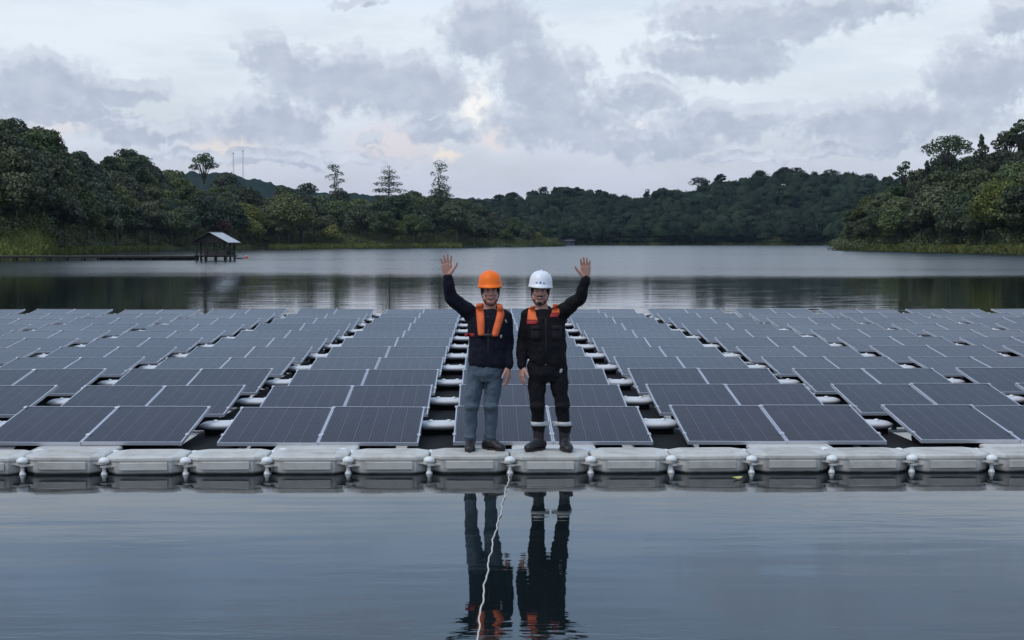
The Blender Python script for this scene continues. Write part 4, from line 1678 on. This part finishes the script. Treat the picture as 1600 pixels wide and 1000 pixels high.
def trim1(root, jac, tro, patch, bvh2, hp):
    v = patch(rows(X1, [(474, 745, 752), (480, 744, 755), (490, 744.5, 757), (500, 745.5, 757.5), (512, 746.5, 757.5), (522, 747.5, 757)]), 0.034, 'life_vest', ORANGE, root)
    patch(rows(X1, [(475, 776, 784), (482, 777, 787), (490, 776, 788), (500, 773.5, 785.5), (512, 770, 781.5), (523, 768, 778)]), 0.034, 'vest_panel', ORANGE, v)
    nk = Vector((X1(765), 0.01, Zp(484)))
    pts = [Vector((X1(748), -0.02, Zp(478))), Vector((X1(747), 0.05, Zp(477))), Vector((X1(755), 0.10, Zp(477))), Vector((X1(766), 0.115, Zp(477))), Vector((X1(776), 0.10, Zp(477))), Vector((X1(782), 0.05, Zp(478))), Vector((X1(780), -0.02, Zp(479)))]
    MB().tube(pts, 0.019, 8).build('vest_collar', ORANGE, v, True)
    MB().ell(((X1(757) + X1(768)) / 2, -0.175, Zp(521)), (0.045, 0.012, 0.016)).build('vest_buckle', BLACK, v, True)
    patch(rows(X1, [(519, 727, 742), (524, 727, 742)]), 0.006, 'chest_badge', REDC, jac, 6)
    patch(rows(X1, [(521, 781, 784.5), (526, 781, 784.5)]), 0.006, 'white_patch', REFL, jac, 3)
    patch(rows(X1, [(498, 788, 790.5), (503, 790, 792.5)]), 0.006, 'shoulder_badge', REFL, jac, 3)
    patch(rows(X1, [(492, 761.5, 763.5), (562, 762, 764)]), 0.004, 'zip', BLACK, jac, 3)
    patch(rows(X1, [(572, 758, 760), (606, 759, 761)]), 0.004, 'fly', DENIM, tro, 3, bvh2)


def trim2(root, jac, tro, patch, bvh2, hp):
    patch(rows(X2, [(477, 829, 834), (484, 825, 836), (493, 824, 837.5), (499, 823.5, 840)]), 0.010, 'shoulder_panel', ORANGE, jac)
    patch(rows(X2, [(499.5, 823, 841), (505, 822.5, 838)]), 0.010, 'shoulder_trim', REDC, jac)
    patch(rows(X2, [(474, 863, 870), (481, 862.5, 872), (488, 860.5, 873.5)]), 0.010, 'shoulder_panel', ORANGE, jac)
    patch(rows(X2, [(488.5, 859.5, 874), (494, 858, 871)]), 0.010, 'shoulder_trim', REDC, jac)
    patch(rows(X2, [(495, 850, 853.5), (558, 851, 854.5)]), 0.006, 'placket', CHAR, jac, 3)
    for a, b in ((829, 843), (862, 877)):
        p = patch(rows(X2, [(508, a, b), (530, a, b)]), 0.008, 'chest_pocket', CHAR, jac, 5)
        patch(rows(X2, [(507, a - 0.5, b + 0.5), (513, a - 0.5, b + 0.5)]), 0.013, 'pocket_flap', CHAR, p, 5)
    patch(rows(X2, [(574, 874, 878), (580, 873, 877)]), 0.006, 'thigh_tag', REFL, tro, 3, bvh2)
    patch(rows(X2, [(563, 850.5, 853), (567, 850.5, 853)]), 0.012, 'belt_buckle', REFL, tro, 3, bvh2)
    for cx, zc in ((X2(840), Zp(660)), (X2(880.5), Zp(660))):
        ring = []
        for z in (zc - 0.019, zc + 0.019):
            pts_ = []
            for i in range(28):
                a = 2 * PI * i / 28
                d = Vector((math.cos(a), math.sin(a), 0))
                o_ = Vector((cx, P2['legR' if cx < 0.05 else 'legL']['cy'], z))
                h = bvh2.ray_cast(o_ + d * 0.4, -d, 0.4)[0]
                r_ = (h - o_).length if h else 0.07
                pts_.append(o_ + d * (max(0.05, min(0.11, r_)) + 0.005))
            ring.append(pts_)
        MB().rings(ring).build('reflective_band', REFL, tro, True)


P1 = dict(
    head_x=X1(766), head_y=-0.015, chin_z=Zp(476), head_rot=R(-1), head_yaw=R(4), neck=(X1(765), 0.0, Zp(487)),
    torso=[(X1(762), 0, Zp(573), 0.165, 0.115), (X1(762), 0, Zp(566), 0.192, 0.132), (X1(762), 0, Zp(548), 0.190, 0.134), (X1(763), 0, Zp(528), 0.186, 0.130), (X1(763), 0, Zp(510), 0.198, 0.130), (X1(763), 0, Zp(497), 0.196, 0.118), (X1(764), 0, Zp(487), 0.140, 0.090), (X1(765), 0, Zp(482), 0.085, 0.070)],
    armR=dict(pts=[(X1(738), 0.0, Zp(491)), (X1(706), -0.13, Zp(465)), (X1(701), -0.20, Zp(431))], f=(-0.06, -0.12, 1), side=(1, 0, 0.05), n=(0, -1, -0.1), curl=0.10, spread=0.17, k=1.18),
    armL=dict(pts=[(X1(786), 0.0, Zp(494)), (X1(793), 0.02, Zp(536)), (X1(794), -0.04, Zp(571))], f=(0.0, -0.12, -1), side=(-0.45, -0.9, 0), n=(-0.9, 0.45, 0), curl=0.30, k=1.05),
    legR=dict(pts=[(X1(746), 0.0, Zp(572)), (X1(737), -0.03, Zp(634)), (X1(735), 0.02, Zp(688))], toe=(X1(734), -0.17)),
    legL=dict(pts=[(X1(773), 0.0, Zp(572)), (X1(768), -0.03, Zp(634)), (X1(766), 0.03, Zp(688))], toe=(X1(787), -0.08)),
    pelvis=(X1(760), 0.0, Zp(578)), hem=0.095, legr=(0.094, 0.085, 0.068, 0.062, 0.055), trouser_mat=DENIM, jacket_mat=NAVY, collar_mat=NAVY, hat=ORANGE_HAT, trim=trim1, shaft=0.10, shaft_r=0.046, stubble=False)
P2 = dict(
    head_x=X2(844), head_y=-0.015, chin_z=Zp(476), head_rot=R(3), head_yaw=R(-4), neck=(X2(847), 0.0, Zp(487)),
    torso=[(X2(856), 0, Zp(573), 0.150, 0.110), (X2(856), 0, Zp(564), 0.178, 0.128), (X2(855), 0, Zp(548), 0.186, 0.132), (X2(853), 0, Zp(528), 0.190, 0.132), (X2(851), 0, Zp(510), 0.198, 0.132), (X2(849), 0, Zp(497), 0.196, 0.118), (X2(848), 0, Zp(487), 0.140, 0.090), (X2(847), 0, Zp(482), 0.085, 0.070)],
    armR=dict(pts=[(X2(826), 0.0, Zp(494)), (X2(818), 0.02, Zp(536)), (X2(815.5), -0.04, Zp(570))], f=(0.0, -0.12, -1), side=(0.45, -0.9, 0), n=(0.9, 0.45, 0), curl=0.30, k=1.05),
    armL=dict(pts=[(X2(874), 0.0, Zp(489)), (X2(903), -0.13, Zp(466)), (X2(912), -0.20, Zp(434))], f=(-0.05, -0.15, 1), side=(-1, 0, 0.0), n=(0, -1, -0.1), curl=0.14, spread=0.10, k=1.14),
    legR=dict(pts=[(X2(839), 0.0, Zp(572)), (X2(839), -0.03, Zp(634)), (X2(842), 0.02, Zp(688))], toe=(X2(822), -0.11), cy=0.0),
    legL=dict(pts=[(X2(871), 0.0, Zp(572)), (X2(877.5), -0.03, Zp(634)), (X2(882), 0.02, Zp(688))], toe=(X2(888), -0.17), cy=0.0),
    pelvis=(X2(855), 0.0, Zp(578)), hem=0.20, legr=(0.095, 0.086, 0.070, 0.066, 0.062), trouser_mat=BLK, jacket_mat=BLK, collar_mat=BLK, hat=WHITE_HAT, trim=trim2, shaft=0.24, shaft_r=0.060, stubble=True, emblem=True)
o = make_person(base1, P1)
tag(o, 'person in orange hard hat, orange vest and grey-blue trousers waving one raised hand', 'person')
o = make_person(base2, P2)
tag(o, 'person in white hard hat and black workwear with reflective leg bands waving one raised hand', 'person')

# ------------------------------------------------------------------ evening haze over the lake
hz = bpy.data.materials.new('haze_air')
hz.use_nodes = True
ht = NT(hz.node_tree)
ht.n.clear()
pv = ht.new('ShaderNodeVolumePrincipled')
pv.inputs['Color'].default_value = (0.55, 0.75, 1.0, 1)
pv.inputs['Density'].default_value = 0.000045
pv.inputs['Anisotropy'].default_value = 0.2
ho = ht.new('ShaderNodeOutputMaterial')
ht.l.new(pv.outputs[0], ho.inputs['Volume'])
o = MB().box((0, 1450, 63.5), (5400, 3700, 133)).build('haze', hz)
tag(o, 'thin bluish evening haze hanging over the lake', 'haze', kind='stuff')
